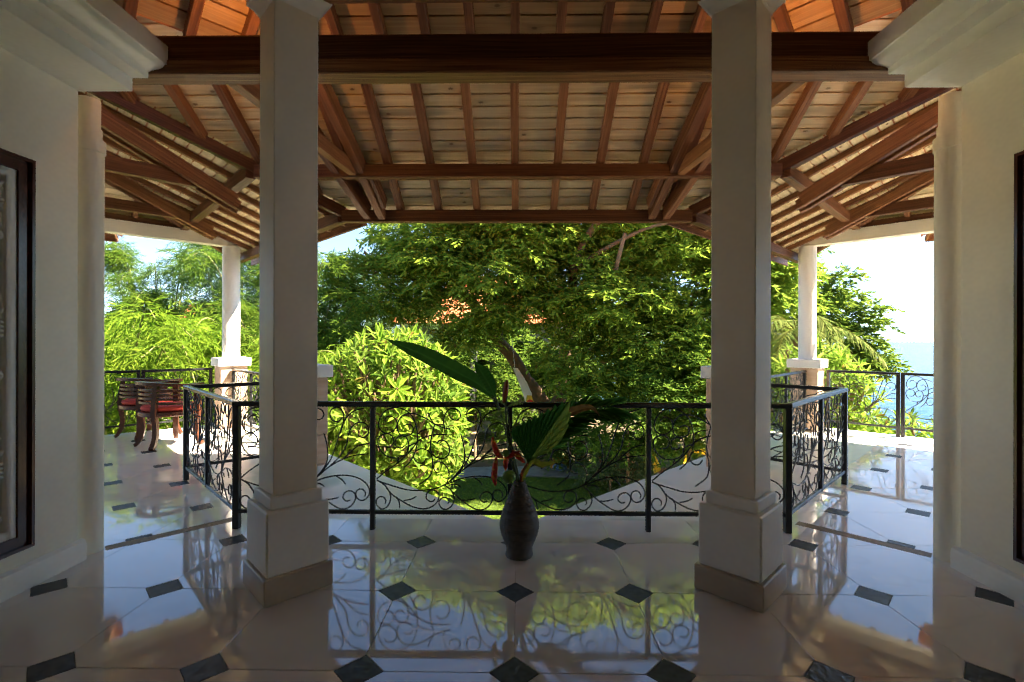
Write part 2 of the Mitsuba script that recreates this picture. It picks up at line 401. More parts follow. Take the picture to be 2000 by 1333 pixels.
ZC, PC, PW, TE = 2.70, .6, .36, 2.26          # board underside at y=5; pitches of veranda and wing slopes; wing wall-plate line
zc = lambda y: ZC + PC * (5 - y)
zw = lambda t: ZC + PW * (TE - t)
sv = lambda t: (PC * 5 - PW * TE + (PW - PC / R2) * t) / (PC / R2)      # valley: s of the line where veranda and wing slopes meet
xv = lambda y: y - R2 * (TE - (PC / PW) * (5 - y))                       # the same as |x| at y

# the ring of heavy timbers at the hall's front
lt = thing('lintel_beam', 'heavy dark timber lintel spanning the hall opening above the columns', 'beam')
beam(lt, 'lower_board', (-2.62, 2.795, 2.836), (2.62, 2.795, 2.836), .125, .084, 'timber', ch=.007)
beam(lt, 'upper_board', (-2.62, 2.818, 2.963), (2.62, 2.818, 2.963), .07, .160, 'dark_timber', ch=.007)
beam(lt, 'wall_plate', (-2.62, 2.90, 3.07), (2.62, 2.90, 3.07), .08, .05, 'dark_timber')
hb = thing('ring_beam', 'reddish timber beam resting on the two square columns at the top edge', 'beam')
beam(hb, 'beam', (-1.06, 2.43, 3.11), (1.06, 2.43, 3.11), .15, .17)
for sd in (-1, 1): beam(hb, 'beam', (sd * 1.28, 2.36, 3.11), (sd * 2.42, 1.26, 3.11), .15, .17)

# veranda (centre) roof
vr = thing('veranda_roof', 'boarded timber veranda ceiling with rafters in the middle of the photo', 'roof')
YE = 5.12
o = np.array([0, YE, zc(YE)]); eu = np.array([0, -1, PC]); sl = math.hypot(1, PC)
ys = [YE, 5.0, 4.6, 4.2, 3.8, 3.4, 2.9, 2.3]
poly = Polygon([(xv(y) if y > 2.9 else xv(2.9), (YE - y) * sl) for y in ys] + [(-(xv(y) if y > 2.9 else xv(2.9)), (YE - y) * sl) for y in ys[::-1]])
vis = poly.intersection(sbox(-9, -1, 9, (YE - 3.3) * sl))
boards(vr, o, (1, 0, 0), eu, vis, .1105)
boards(vr, o, (1, 0, 0), eu, poly.intersection(sbox(-9, (YE - 3.3) * sl + .001, 9, 9)), .1105, stuff=True)
cover(vr, o, (1, 0, 0), eu, Polygon([(xv(YE) + .2, 0), (xv(2.9) + .3, (YE - 2.9) * sl), (xv(2.9) + .3, (YE - 2.2) * sl), (-xv(2.9) - .3, (YE - 2.2) * sl), (-xv(2.9) - .3, (YE - 2.9) * sl), (-xv(YE) - .2, 0)]), off=.028)
eave_tiles(vr, o, (1, 0, 0), eu, -1.6, 1.6, -.02)
RN = .042                                       # half the rafter depth
for k in range(-8, 9):
    x = -.01 + .397 * k
    y0 = YE - .02 if abs(x) < xv(5.0) else 5.0 - (abs(x) - xv(5.0)) / ((xv(4.0) - xv(5.0)) / 1.0) + .02
    if y0 < 3.2: continue
    n = np.array([0, PC, 1]) / sl * -(RN + .001)
    beam(vr, 'rafter', np.array([x, y0, zc(y0)]) + n, np.array([x, 2.95, zc(2.95)]) + n, .068, 2 * RN, 'timber', up=np.array([0, PC, 1]) / sl)
pz = zc(4.49) - .1
beam(vr, 'purlin', (-xv(4.5) + .05, 4.49, pz - .06), (xv(4.5) - .05, 4.49, pz - .06), .09, .118, 'dark_timber')
beam(vr, 'eave_beam', (-1.80, 5.0, 2.56), (1.80, 5.0, 2.56), .09, .12, 'dark_timber')
beam(vr, 'fascia', (-1.6, YE + .012, zc(YE) - .02), (1.6, YE + .012, zc(YE) - .02), .022, .09, 'timber')
for sd in (-1, 1):
    a, b = np.array([sd * 1.8, 5.0, zc(5.0)]), np.array([sd * xv(3.5), 3.5, zc(3.5)])
    beam(vr, 'valley_rafter', a - (0, 0, .095), b - (0, 0, .095), .07, .11, 'dark_timber')

# trusses under the veranda slope
def chord(parent, p0, p1, w=.075, h=.14, m='timber'):
    """truss chord whose lower end is cut to a stepped nose"""
    p0, p1 = np.asarray(p0, float), np.asarray(p1, float)
    beam(parent, 'chord', p0, p1, w, h, m)
    a = unit(p0 - p1); c = unit(np.array([0, 0, 1.0]) - a * a[2])
    q = p0 - c * h * .18
    beam(parent, 'chord_nose', p0 - c * h * .16 - a * .002, p0 - c * h * .16 + a * .045, w * .98, h * .62, m)
    beam(parent, 'chord_nose', p0 - c * h * .26 + a * .04, p0 - c * h * .26 + a * .075, w * .95, h * .36, m)
for sd, nm in ((-1, 'left'), (1, 'right')):
    t = thing('roof_truss', f'paired timber truss chords with stepped ends under the veranda ceiling beside the {nm} square column', 'truss')
    chord(t, (sd * 1.385, 4.94, 2.60), (sd * 1.60, 3.15, 3.674))
    chord(t, (sd * 1.535, 4.94, 2.60), (sd * 2.03, 3.15, 3.674))
    beam(t, 'collar', (sd * 1.49, 4.66, 2.86), (sd * 1.68, 2.87, 2.86), .07, .12)
    beam(t, 'cleat', (sd * 1.330, 4.86, 2.655), (sd * 1.365, 4.55, 2.85), .04, .13)

# wing roofs
for sd, nm in ((-1, 'left'), (1, 'right')):
    wr = thing('wing_roof', f'timber roof over the {nm} wing of the terrace seen from below', 'roof')
    es = W(sd, 1, 0); et = W(sd, 0, 1)
    slw = math.hypot(1, PW)
    T0, TR = 2.50, -.1
    sh = lambda t: 8.62 - .72 * (TE - t)
    o = W(sd, 0, T0, zw(T0)); eu = -et + np.array([0, 0, PW])
    P = lambda s, t: (s, (T0 - t) * slw)
    pol = Polygon([P(sv(T0), T0), P(sh(T0), T0), P(sh(TR), TR), P(sv(TR), TR)])
    boards(wr, o, es, eu, pol, .112)
    cover(wr, o, es, eu, Polygon([P(sv(T0), T0 + .08), P(sh(T0), T0 + .08), P(sh(TR), TR), P(sv(TR), TR)]))
    eave_tiles(wr, o, es, eu, sv(T0) + .1, 8.7, -.09)
    o2 = W(sd, 0, -2.7, zw(TR) - PW * 2.6); eu2 = et + np.array([0, 0, PW])
    P2 = lambda s, t: (s, (t + 2.7) * slw)
    pol2 = Polygon([P2(2.6, -2.7), P2(sh(2 * TR + 2.7), -2.7), P2(sh(TR), TR), P2(2.6, TR)])
    boards(wr, o2, es, eu2, pol2.intersection(sbox(4.4, -1, 12, 9)), .112)
    cover(wr, o2, es, eu2, pol2.buffer(.06))
    # hip end
    o3 = W(sd, 8.42, 0, 2.96 + .5 * (8.1 - 8.42)); eu3 = -es + np.array([0, 0, .5]); sh3 = math.hypot(1, .5)
    P3 = lambda s, t: (t, (8.42 - s) * sh3)
    th = lambda s: TE - (8.62 - s) / .72
    pol3 = Polygon([P3(8.42, th(8.42)), P3(sh(TR), TR), P3(8.42, 2 * TR - th(8.42))])
    boards(wr, o3, et, eu3, pol3, .112)
    cover(wr, o3, et, eu3, pol3.buffer(.04))
    nw = unit(et * PW + np.array([0, 0, 1]))
    s = 5.2
    while s < 8.35:
        t1 = max(TR, TE - (8.62 - s) / .72) if s > 6.95 else TR
        beam(wr, 'rafter', W(sd, s, 2.49, zw(2.49)) - nw * .031, W(sd, s, t1 + .03, zw(t1 + .03)) - nw * .031, .05, .06, 'timber', up=nw)
        beam(wr, 'rafter', W(sd, s, -2.6, zw(TR) - PW * 2.5) - (0, 0, .05), W(sd, s, min(TR - .03, 2 * TR - t1), zw(TR) - PW * (TR - min(TR - .03, 2 * TR - t1))) - (0, 0, .05), .062, .09, 'timber')
        s += .4
    t = -2.3
    while t < 2.4:
        s1 = 8.62 - .72 * (TE - max(t, 2 * TR - t))
        if s1 < 8.3:
            beam(wr, 'rafter', W(sd, 8.40, t, 2.96 + .5 * (8.1 - 8.40) - .05), W(sd, s1 + .03, t, 2.96 + .5 * (8.1 - s1 - .03) - .05), .06, .09, 'timber')
        t += .4
    beam(wr, 'hip_rafter', W(sd, sh(2.3), 2.3, zw(2.3) - .09), W(sd, sh(TR), TR, zw(TR) - .09), .07, .14, 'dark_timber')
    beam(wr, 'ridge_beam', W(sd, 5.1, TR, zw(TR) - .1), W(sd, sh(TR), TR, zw(TR) - .1), .07, .16, 'dark_timber')
    beam(wr, 'eave_beam', W(sd, 4.83, TE, 2.56), W(sd, 8.5, TE, 2.56), .09, .12, 'dark_timber')
    beam(wr, 'purlin', W(sd, 4.93, 1.42, zw(1.42) - .155), W(sd, 7.9, 1.42, zw(1.42) - .155), .09, .118, 'dark_timber')
    beam(wr, 'fascia', W(sd, sv(T0) + .02, T0 + .012, zw(T0) - .045), W(sd, 8.75, T0 + .012, zw(T0) - .045), .022, .12, 'timber')
    beam(wr, 'plate', W(sd, 8.10, 2.2, 2.873), W(sd, 8.10, -2.4, 2.873), .10, .08, 'dark_timber')
    # tiled corner that hangs past the end beam
    cz = 2.74
    o4 = W(sd, 8.95, 0, cz); eu4 = -es + np.array([0, 0, .4])
    cp = Polygon([(-2.2, 0), (.80, 0), (.62, .55), (-2.2, .55)])
    part(wr, 'eave_boards', slab_poly(cp, (o4, unit(et), unit(eu4), unit(np.cross(et, eu4) if np.cross(et, eu4)[2] > 0 else -np.cross(et, eu4))), 0, .02), 'timber')
    eave_tiles(wr, o4 + (0, 0, .0), et, eu4, -2.2, .78, -.05)
    beam(wr, 'fascia', W(sd, 8.95, .8, cz - .02), W(sd, 8.95, -2.2, cz - .02), .02, .07, 'timber')
    beam(wr, 'fascia', W(sd, 8.95, .8, cz - .02), W(sd, 8.44, .64, cz + .18), .02, .07, 'timber')
    # end beam of white concrete on the far columns, with a moulded stub
    eb = thing('concrete_beam', f'white concrete beam at the end of the {nm} wing with a moulded end past the column', 'beam')
    part(eb, 'beam', beam_mesh(W(sd, 8.10, 2.15, 2.748), W(sd, 8.10, -2.45, 2.748), .17, .166)[0], 'cream_paint')
    prof = [(0, 0), (.40, 0), (.42, .02), (.45, .03), (.455, .055), (.48, .06), (.50, .085), (.50, .12), (.52, .125), (.52, .166), (0, .166)]
    oo = W(sd, 8.10, 2.15, 2.665)
    part(eb, 'moulded_end', slab_poly(Polygon(prof), (oo - es * .07, et, np.array([0, 0, 1.]), es), 0, .14), 'cream_paint')
    # trusses of the wing
    for S, te, ze, tt, zt, zk, w1 in ((5.20, 1.34, 2.60, .25, 3.14, 2.74, 'nearer'), (7.4, 1.624, 2.71, .45, 3.27, 2.89, 'farther')):
        tr = thing('roof_truss', f'paired dark timber truss with horizontal collar, {w1} of the two under the {nm} wing roof', 'truss')
        for d in (-.075, .075):
            chord(tr, W(sd, S + d, te, ze), W(sd, S + d, tt, zt), .06, .13, 'timber')
            chord(tr, W(sd, S + d, 2 * TR - te, ze), W(sd, S + d, 2 * TR - tt, zt), .065, .15, 'timber')
        beam(tr, 'collar', W(sd, S, te - .30, zk), W(sd, S, 2 * TR - te + .3, zk), .075, .125, 'dark_timber')

# small warm uplights on the ring beam, hidden by the lintel, that glow on the boards above
for sd, nm in ((-1, 'left'), (1, 'right')):
    u = thing('uplight', f'small warm uplight behind the {nm} end of the dark lintel', 'lamp')
    at = np.array([sd * 1.72, 3.02, 3.085])
    part(u, 'housing', lathe([(0, -.09), (.035, -.09), (.04, -.02), (.036, -.02), (.03, -.08), (0, -.08)], 20, at), 'iron')
    b = trimesh.creation.icosphere(2, radius=.026); b.apply_translation(at)
    key = part(u, 'bulb', b, 'white_paint', smooth=True)
    scene[key]['emitter'] = {'type': 'area', 'radiance': rgb(15., 5.8, 1.5)}

# octagonal hall roof
hr = thing('hall_roof', 'dark boarded octagonal hall roof above the lintel at the top edge', 'roof')
RE, ZE, PO = 4.1, 3.36, .45
oc = np.array([0, -.32, 0])
slo = math.hypot(1, PO)
for k in range(8):
    an = math.radians(90 + 45 * k)
    out = np.array([math.cos(an), math.sin(an), 0]); al = np.array([-out[1], out[0], 0])
    o = oc + out * RE + (0, 0, ZE); eu = -out + np.array([0, 0, PO])
    hw = RE * math.tan(math.pi / 8)
    pol = Polygon([(-hw, 0), (hw, 0), (0, RE * slo)])
    front = k in (0, 1, 7)
    boards(hr, o, al, eu, pol, .15, m='lampglow_board', stuff=not front)
    cover(hr, o, al, eu, pol.buffer(.03))
    if front or k in (2, 6):
        nn = unit(out * PO + np.array([0, 0, 1]))
        for q in np.arange(-5, 6) * .318:
            if abs(q) > hw - .05: continue
            ln = (hw - abs(q)) / math.tan(math.pi / 8)
            beam(hr, 'rafter', o + al * q - nn * .046, o + al * q + eu * ln * .97 - nn * .046, .06, .09, 'dark_timber', up=nn)
    a = oc + (out * RE + al * hw) + (0, 0, ZE); b = oc + (0, 0, ZE + RE * PO)
    beam(hr, 'hip_rafter', a - (0, 0, .09), b - (0, 0, .09), .08, .14, 'dark_timber')

# ------------------------------------------------------------------ pedestals with round columns
for sd, nm in ((-1, 'left'), (1, 'right')):
    for (s, t, wh) in ((5.1, 1.98, 'nearer'), (8.1, 2.05, 'far')):
        c = thing('pedestal_column', f'white round column on a tan stone pedestal, {wh} one of the {nm} wing', 'column')
        at = W(sd, s, t)
        for k in range(4):
            z0 = -.30 if k == 0 else .0 + .298 * (k - 1)
            z1 = .298 * k
            part(c, 'stone_course', placed(chamfer_box(.352, .352, z1 - z0 - .004, .004), at + (0, 0, (z0 + z1) / 2), Q), 'paras_stone')
        part(c, 'cap', placed(chamfer_box(.432, .432, .126, .006), at + (0, 0, .957), Q), 'white_paint')
        part(c, 'shaft', lathe([(.118, 1.018), (.118, 2.668)], 40, at), 'white_paint', smooth=40)

# ------------------------------------------------------------------ wrought iron railings
PX0, PX1, PY0, PY1 = 500., 1700., 150., 1080.
SC = [
 [(515, 810), (590, 860), (635, 930), (640, 990), (610, 1050), (560, 1072), (520, 1040), (510, 1000), (535, 965), (570, 962), (597, 990), (592, 1025)],
 [(600, 880), (660, 945), (720, 985), (790, 1025), (860, 1055), (940, 1067), (1010, 1050), (1060, 1010), (1080, 960), (1070, 920), (1035, 900), (990, 905), (965, 945), (970, 980), (1000, 1000), (1030, 995), (1045, 975)],
 [(690, 960), (718, 1005), (725, 1065)], [(760, 995), (830, 980), (875, 955)],
 [(515, 815), (600, 845), (680, 868), (780, 895), (880, 903), (980, 895), (1060, 880), (1130, 850), (1180, 815), (1240, 765), (1330, 690), (1450, 625), (1560, 590), (1690, 575)],
 [(515, 800), (600, 730), (700, 660), (790, 580), (850, 510), (890, 460), (960, 420), (1060, 398), (1190, 402)],
 [(760, 700), (820, 640), (860, 560), (882, 470), (880, 370), (865, 300), (830, 230), (770, 180), (690, 157), (610, 175), (555, 230), (530, 300), (540, 350), (590, 388), (650, 375), (695, 325), (690, 270), (650, 238), (605, 240), (585, 275)],
 [(880, 470), (800, 510), (790, 560), (740, 600), (660, 612), (580, 580), (530, 510), (527, 440), (560, 405), (620, 395), (660, 430), (665, 480), (630, 515), (580, 515)],
 [(1180, 350), (1110, 335), (1030, 300), (950, 250), (860, 215), (780, 215), (720, 260), (700, 335), (720, 395), (770, 415), (830, 390), (845, 345), (810, 308), (760, 320)],
 [(800, 540), (802, 480), (780, 425), (730, 415), (690, 440), (680, 480), (700, 515), (740, 520), (765, 500)],
 [(900, 850), (1000, 770), (1020, 680), (1015, 600), (980, 545), (920, 527), (870, 550), (850, 600), (880, 648), (930, 655), (965, 612)],
 [(1040, 305), (1010, 420), (1000, 500), (1010, 560), (1050, 600), (1110, 615), (1160, 585), (1175, 525), (1145, 465), (1090, 450), (1055, 480)],
 [(1150, 840), (1172, 760), (1150, 690), (1100, 648), (1050, 652), (1028, 690), (1050, 735), (1090, 738)],
 [(1130, 350), (1120, 270), (1150, 190), (1200, 163), (1260, 190), (1270, 240), (1230, 270), (1182, 250), (1175, 212)],
 [(1420, 400), (1450, 300), (1452, 220), (1420, 165), (1370, 160), (1330, 200), (1345, 270), (1400, 287), (1440, 252)],
 [(1130, 850), (1190, 900), (1218, 970), (1200, 1030), (1150, 1070), (1100, 1055), (1080, 1005), (1110, 967), (1150, 967), (1170, 1000), (1160, 1022)],
 [(1190, 900), (1260, 970), (1330, 1020), (1420, 1070), (1500, 1062), (1555, 1005), (1562, 945), (1520, 910), (1470, 925), (1450, 970), (1480, 1002), (1515, 995)],
 [(1130, 850), (1190, 830), (1280, 795), (1400, 772), (1520, 775), (1620, 810), (1680, 870), (1690, 935), (1650, 988), (1600, 992), (1568, 950), (1580, 905), (1622, 893), (1655, 925), (1648, 962)],
 [(1180, 815), (1240, 750), (1290, 680), (1312, 600), (1300, 480), (1275, 390)],
 [(1240, 765), (1330, 640), (1380, 520), (1410, 420), (1440, 330), (1480, 250), (1550, 190), (1640, 165)],
 [(1330, 690), (1420, 600), (1480, 500), (1500, 400), (1540, 320), (1610, 290), (1670, 320), (1680, 390), (1640, 430), (1590, 410), (1590, 370)],
 [(1450, 625), (1540, 540), (1600, 500), (1690, 480)],
 [(1390, 780), (1440, 810), (1475, 852)], [(1170, 852), (1230, 845), (1282, 872)], [(1280, 988), (1350, 985), (1410, 970)], [(700, 660), (720, 600), (700, 640)],
 [(980, 200), (1000, 250), (1030, 300)], [(885, 395), (930, 360), (1010, 345)],
]
SC2 = [smooth_path([((x - PX0) / (PX1 - PX0), (PY1 - y) / (PY1 - PY0)) for x, y in c], 5) for c in SC]
RAIL_Z, BAR_Z = .862, .118
def railing(name, label, p0, p1, n, end_posts=(True, True), group=None, flip=False, feet=True):
    k = thing(name, label, 'railing', group)
    p0, p1 = np.array([*p0[:2], 0.]), np.array([*p1[:2], 0.])
    L = np.linalg.norm(p1 - p0); a = (p1 - p0) / L; ang = math.atan2(a[1], a[0])
    def sq(z0, z1, d, w): return placed(chamfer_box(w, w, z1 - z0, .003), p0 + a * d + (0, 0, (z0 + z1) / 2), ang)
    top, _ = beam_mesh(p0 + (0, 0, RAIL_Z - .017) - a * .02, p1 + (0, 0, RAIL_Z - .017) + a * .02, .046, .034, ch=.006)
    bot, _ = beam_mesh(p0 + (0, 0, BAR_Z), p1 + (0, 0, BAR_Z), .024, .026, ch=.003)
    part(k, 'handrail', top, 'iron'); part(k, 'bottom_bar', bot, 'iron')
    ds = [L * i / n for i in range(n + 1)]
    for i, d in enumerate(ds):
        if (i == 0 and not end_posts[0]) or (i == n and not end_posts[1]): continue
        w = .042 if i in (0, n) else .032
        part(k, 'post', sq(.0 if feet or i in (0, n) else BAR_Z - .012, RAIL_Z - .034, d, w), 'iron')
    for i in range(n):
        x0, x1 = ds[i] + .016, ds[i + 1] - .016
        ms = []
        for c in SC2:
            fx = 1 - c[:, 0] if flip else c[:, 0]
            pts = p0 + np.outer(x0 + fx * (x1 - x0), a) + np.outer(BAR_Z + .013 + c[:, 1] * (RAIL_Z - .034 - BAR_Z - .013), (0, 0, 1.))
            m = len(pts)
            r = np.full(m, .0046); r[-3:] = (.0044, .004, .0032)
            ms.append(tube(pts, r, 5))
        part(k, 'scroll_panel', cat(ms), 'iron', smooth=True)
    return k
RX, RY = -.028, 3.25
railing('railing', 'black wrought iron scroll railing across the front of the veranda behind the vase', (-1.852 + RX, RY), (1.852 + RX, RY), 4)
for sd, nm in ((-1, 'left'), (1, 'right')):
    a = np.array([sd * 1.852 + RX, RY]); b = np.array([sd * 2.974 + RX, 4.365])
    f = sd < 0
    railing('railing', f'short diagonal scroll railing running from the veranda corner into the {nm} wing', a + (b - a) * .02, b, 2, end_posts=(False, True), flip=f, feet=False)
    c = W(sd, 5.17, 1.79)[:2]
    railing('railing', f'scroll railing returning from the {nm} wing to the nearer stone pedestal', b + (c - b) * .03, c, 1, end_posts=(False, True), flip=f)
    railing('railing', f'scroll railing between the two stone pedestals of the {nm} wing', W(sd, 5.32, 2.0)[:2], W(sd, 7.88, 2.03)[:2], 3, flip=f)
    railing('railing', f'scroll railing across the end of the {nm} wing beside the far pedestal', W(sd, 8.30, 1.83)[:2], W(sd, 8.30, 1.02)[:2], 1, flip=f)
    railing('railing', f'scroll railing across the end of the {nm} wing, outer section', W(sd, 8.30, .97)[:2], W(sd, 8.30, -2.2)[:2], 4, flip=f)

# ------------------------------------------------------------------ carved panels in the hall walls
mat('frame_wood', tw({'type': 'principled', 'base_color': timber((.05, .014, .010), (.12, .035, .022)), 'roughness': .22, 'specular': .5, 'clearcoat': .5, 'clearcoat_gloss': .85}))
mat('carved_wood', tw(bumped({'type': 'principled', 'base_color': plaster((.66, .64, .60), .2), 'roughness': .7}, fine_bump(60), .003)))
for sd, nm, y0, y1, z0, z1 in ((-1, 'left', 1.2, 2.485, .2, 2.205), (1, 'right', 1.15, 2.44, .19, 2.21)):
    k = thing('carved_panel', f'carved pale openwork panel in a dark red wooden frame in the {nm} wall', 'panel')
    X = lambda d: sd * (HW + d)
    def fr(nm_, d0, d1, e0, e1):
        """one frame moulding: depth d0..d1 into the wall, e0..e1 in from the opening's edge"""
        xa, xb = sorted((X(d0), X(d1)))
        part(k, nm_, boxm(xa, xb, y1 - e1, y1 - e0, z0 + e0, z1 - e0), 'frame_wood', uv=None)
        part(k, nm_, boxm(xa, xb, y0 + e0, y0 + e1, z0 + e0, z1 - e0), 'frame_wood')
        part(k, nm_, boxm(xa, xb, y0 + e1 + .0005, y1 - e1 - .0005, z1 - e1, z1 - e0), 'frame_wood')
        part(k, nm_, boxm(xa, xb, y0 + e1 + .0005, y1 - e1 - .0005, z0 + e0, z0 + e1), 'frame_wood')
    fr('frame', -.010, .15, .001, .017); fr('frame', .012, .15, .0175, .034); fr('frame', .002, .15, .0345, .074)
    part(k, 'backing', boxm(*sorted((X(.12), X(.13))), y0 + .0745, y1 - .0745, z0 + .0745, z1 - .0745), 'carved_wood')
    rng = random.Random(5 + sd)
    ms = []
    a0, a1, b0, b1 = y0 + .075, y1 - .075, z0 + .075, z1 - .075
    for (p, q, r, t) in ((a1 - .05, a1, b0, b1), (a0, a0 + .038, b0, b1), (a0 + .0385, a1 - .0385, b0, b0 + .04), (a0 + .0385, a1 - .0385, b1 - .04, b1)):
        ms.append(boxm(*sorted((X(.012), X(.049))), p, q, r, t))
    cols = int((a1 - a0 - .08) / .085)
    for ci in range(cols):
        yc = a1 - .085 - ci * .085
        ph, am = rng.random() * 6, .020 + .012 * rng.random()
        zs = np.linspace(b0 + .05, b1 - .05, 90)
        vine = [(X(.034), yc + am * math.sin(z * 9 + ph) + .008 * math.sin(z * 23 + ci), z) for z in zs]
        ms.append(tube(vine, .0085 + .003 * np.sin(zs * 17 + ci), 6))
        z = b0 + .09 + .05 * rng.random()
        while z < b1 - .10:
            sgn = 1 if math.cos(z * 9 + ph) > 0 else -1
            kind = rng.random(); yb = yc + am * math.sin(z * 9 + ph)
            if kind < .45:
                R_ = .024 + .016 * rng.random(); tw_ = rng.random() * .8 - .4
                pts = [(X(.028), yb + sgn * (R_ - R_ * (1 - .8 * i / 15) * math.cos(i * .55)), z + tw_ * .01 + R_ * (1 - .8 * i / 15) * math.sin(i * .55)) for i in range(16)]
                ms.append(tube(pts, np.linspace(.0095, .005, 16), 6)); z += .07 + .03 * rng.random()
            elif kind < .75:
                for i in range(rng.randint(2, 4)):
                    e = trimesh.creation.icosphere(1); e.vertices *= (.012, .009 + .004 * rng.random(), .022 + .008 * rng.random())
                    e.apply_transform(trimesh.transformations.rotation_matrix(sgn * (.5 + .5 * rng.random()), (1, 0, 0))); e.apply_translation((X(.030), yb + sgn * .022, z + i * .022)); ms.append(e)
                z += .085
            else:
                for i in range(4):
                    e = trimesh.creation.icosphere(1); e.vertices *= (.012, .020, .0085); e.apply_translation((X(.030), yb + sgn * .012, z + i * .022)); ms.append(e)
                z += .11
    part(k, 'carving', cat(ms), 'carved_wood', smooth=True)

# ------------------------------------------------------------------ ground, sea, garden surfaces
GZ = -3.0
def shore(x, y): return x * .80 + y * .60 - 27 + 3 * np.sin(y * .07)
def land(x, y):
    d = shore(x, y)
    fall = np.clip(d / 18, 0, 1); fall = fall * fall * (3 - 2 * fall)
    back = np.clip((y - 45) / 120, 0, 1)
    return GZ - 8 * fall + .25 * (meshkit.fbm(np.stack([x * .15, y * .15, 0 * x], -1), 3, 3) - .5) * np.clip((np.hypot(x, y - 11) - 7) / 6, 0, 1) + 5 * back * (1 - fall)
def soil(p, n, uv):
    a = fbm(p.x * .8, p.y * .8, 0, 5); b = fbm(p.x * 9, p.y * 9, 1, 3)
    c = mix(C(.085, .06, .04), C(.16, .125, .09), a)
    return mix(c, C(.05, .075, .02), smoothstep(.5, .62, b * .5 + a * .5))
mat('soil', tw({'type': 'principled', 'base_color': proc(soil), 'roughness': .95, 'specular': .1}))
def lawn_col(p, n, uv): return mix(C(.035, .065, .012), C(.075, .115, .022), fbm(p.x * 3, p.y * 3, 0, 4))
mat('lawn_mat', tw({'type': 'principled', 'base_color': proc(lawn_col), 'roughness': .9, 'specular': .1}))
mat('path_stone', tw({'type': 'principled', 'base_color': proc(lambda p, n, uv: mix(C(.13, .13, .13), C(.24, .235, .22), fbm(p.x * 6, p.y * 6, 0, 4))), 'roughness': .8, 'specular': .2}))
gx = np.concatenate([-np.geomspace(40, 9000, 22)[::-1], np.linspace(-36, 60, 97), np.geomspace(64, 9000, 22)])
gy = np.concatenate([-np.geomspace(12, 6000, 12)[::-1], np.linspace(-10, 70, 81), np.geomspace(74, 12000, 22)])
XX, YY = np.meshgrid(gx, gy); ZZ = land(XX, YY)
nx, ny = len(gx), len(gy)
ii = (np.arange(ny - 1)[:, None] * nx + np.arange(nx - 1)[None]).ravel()
gf = np.vstack([np.c_[ii, ii + 1, ii + nx + 1], np.c_[ii, ii + nx + 1, ii + nx]])
struct('ground', trimesh.Trimesh(np.c_[XX.ravel(), YY.ravel(), ZZ.ravel()], gf, process=False), 'soil', smooth=True)
def wave(p, n, uv):
    d = dr.sqrt(p.x * p.x + p.y * p.y)
    return fbm(p.x * .35, p.y * .6, 2, 4) * dr.minimum(1., 60. / d)
mat('sea_water', tw(bumped({'type': 'principled', 'base_color': proc(lambda p, n, uv: mix(C(.008, .034, .09), C(.014, .055, .125), fbm(p.x * .012, p.y * .04, 0, 4))), 'roughness': .18, 'specular': .14}, proc(wave, eps=.05), .35)))
sea = trimesh.Trimesh([(-3e4, -3e4, -7.0), (3e4, -3e4, -7.0), (3e4, 3e4, -7.0), (-3e4, 3e4, -7.0)], [(0, 1, 2), (0, 2, 3)], process=False)
struct('sea', sea, 'sea_water')
lawn_poly = affinity.translate(affinity.scale(Polygon([(math.cos(a) * (1 + .06 * math.sin(3 * a)), math.sin(a)) for a in np.linspace(0, 2 * math.pi, 48, endpoint=False)]), 4.6, 2.9), .2, 12.2)
path_poly = lawn_poly.buffer(1.15).difference(lawn_poly.buffer(.03)).intersection(sbox(-12, 12.4, 12, 30))
flat = (np.zeros(3), np.array([1., 0, 0]), np.array([0, 1., 0]), np.array([0, 0, 1.]))
base_poly = lawn_poly.buffer(2.2)
struct('garden_bed', slab_poly(base_poly, flat, GZ - .3, GZ + .012), 'soil')
struct('lawn', slab_poly(lawn_poly, flat, GZ - .05, GZ + .03), 'lawn_mat')
struct('path', slab_poly(path_poly, flat, GZ - .05, GZ + .07), 'path_stone')
struct('lower_terrace', slab_poly(Polygon([(-9, -6), (9, -6), (9, 2), (4.0, 8.2), (2.3, 5.0), (0, 3.3), (-2.3, 5.0), (-4.0, 8.2), (-9, 2)]), flat, GZ - .2, -.36), 'cream_paint')

# ------------------------------------------------------------------ vegetation
def leaf_mat(name, rough=.45, dt=1.0):
    mat(name, {'type': 'principledthin', 'base_color': {'type': 'mesh_attribute', 'name': 'vertex_color'}, 'roughness': rough, 'diff_trans': dt, 'eta': 1.4})
leaf_mat('leaf', .27, 1.05)
leaf_mat('leaf_soft', .6, 1.05)
def bark(c0, c1):
    return proc(lambda p, n, uv: mix(C(*c0), C(*c1), fbm(p.x * 7, p.y * 7, p.z * 2.4, 4)))
mat('bark', tw(bumped({'type': 'principled', 'base_color': bark((.09, .06, .04), (.24, .165, .105)), 'roughness': .9, 'specular': .2}, proc(lambda p, n, uv: fbm(p.x * 14, p.y * 14, p.z * 4, 4), eps=.01), .03)))
mat('culm', tw({'type': 'principled', 'base_color': bark((.10, .13, .03), (.22, .22, .07)), 'roughness': .5}))

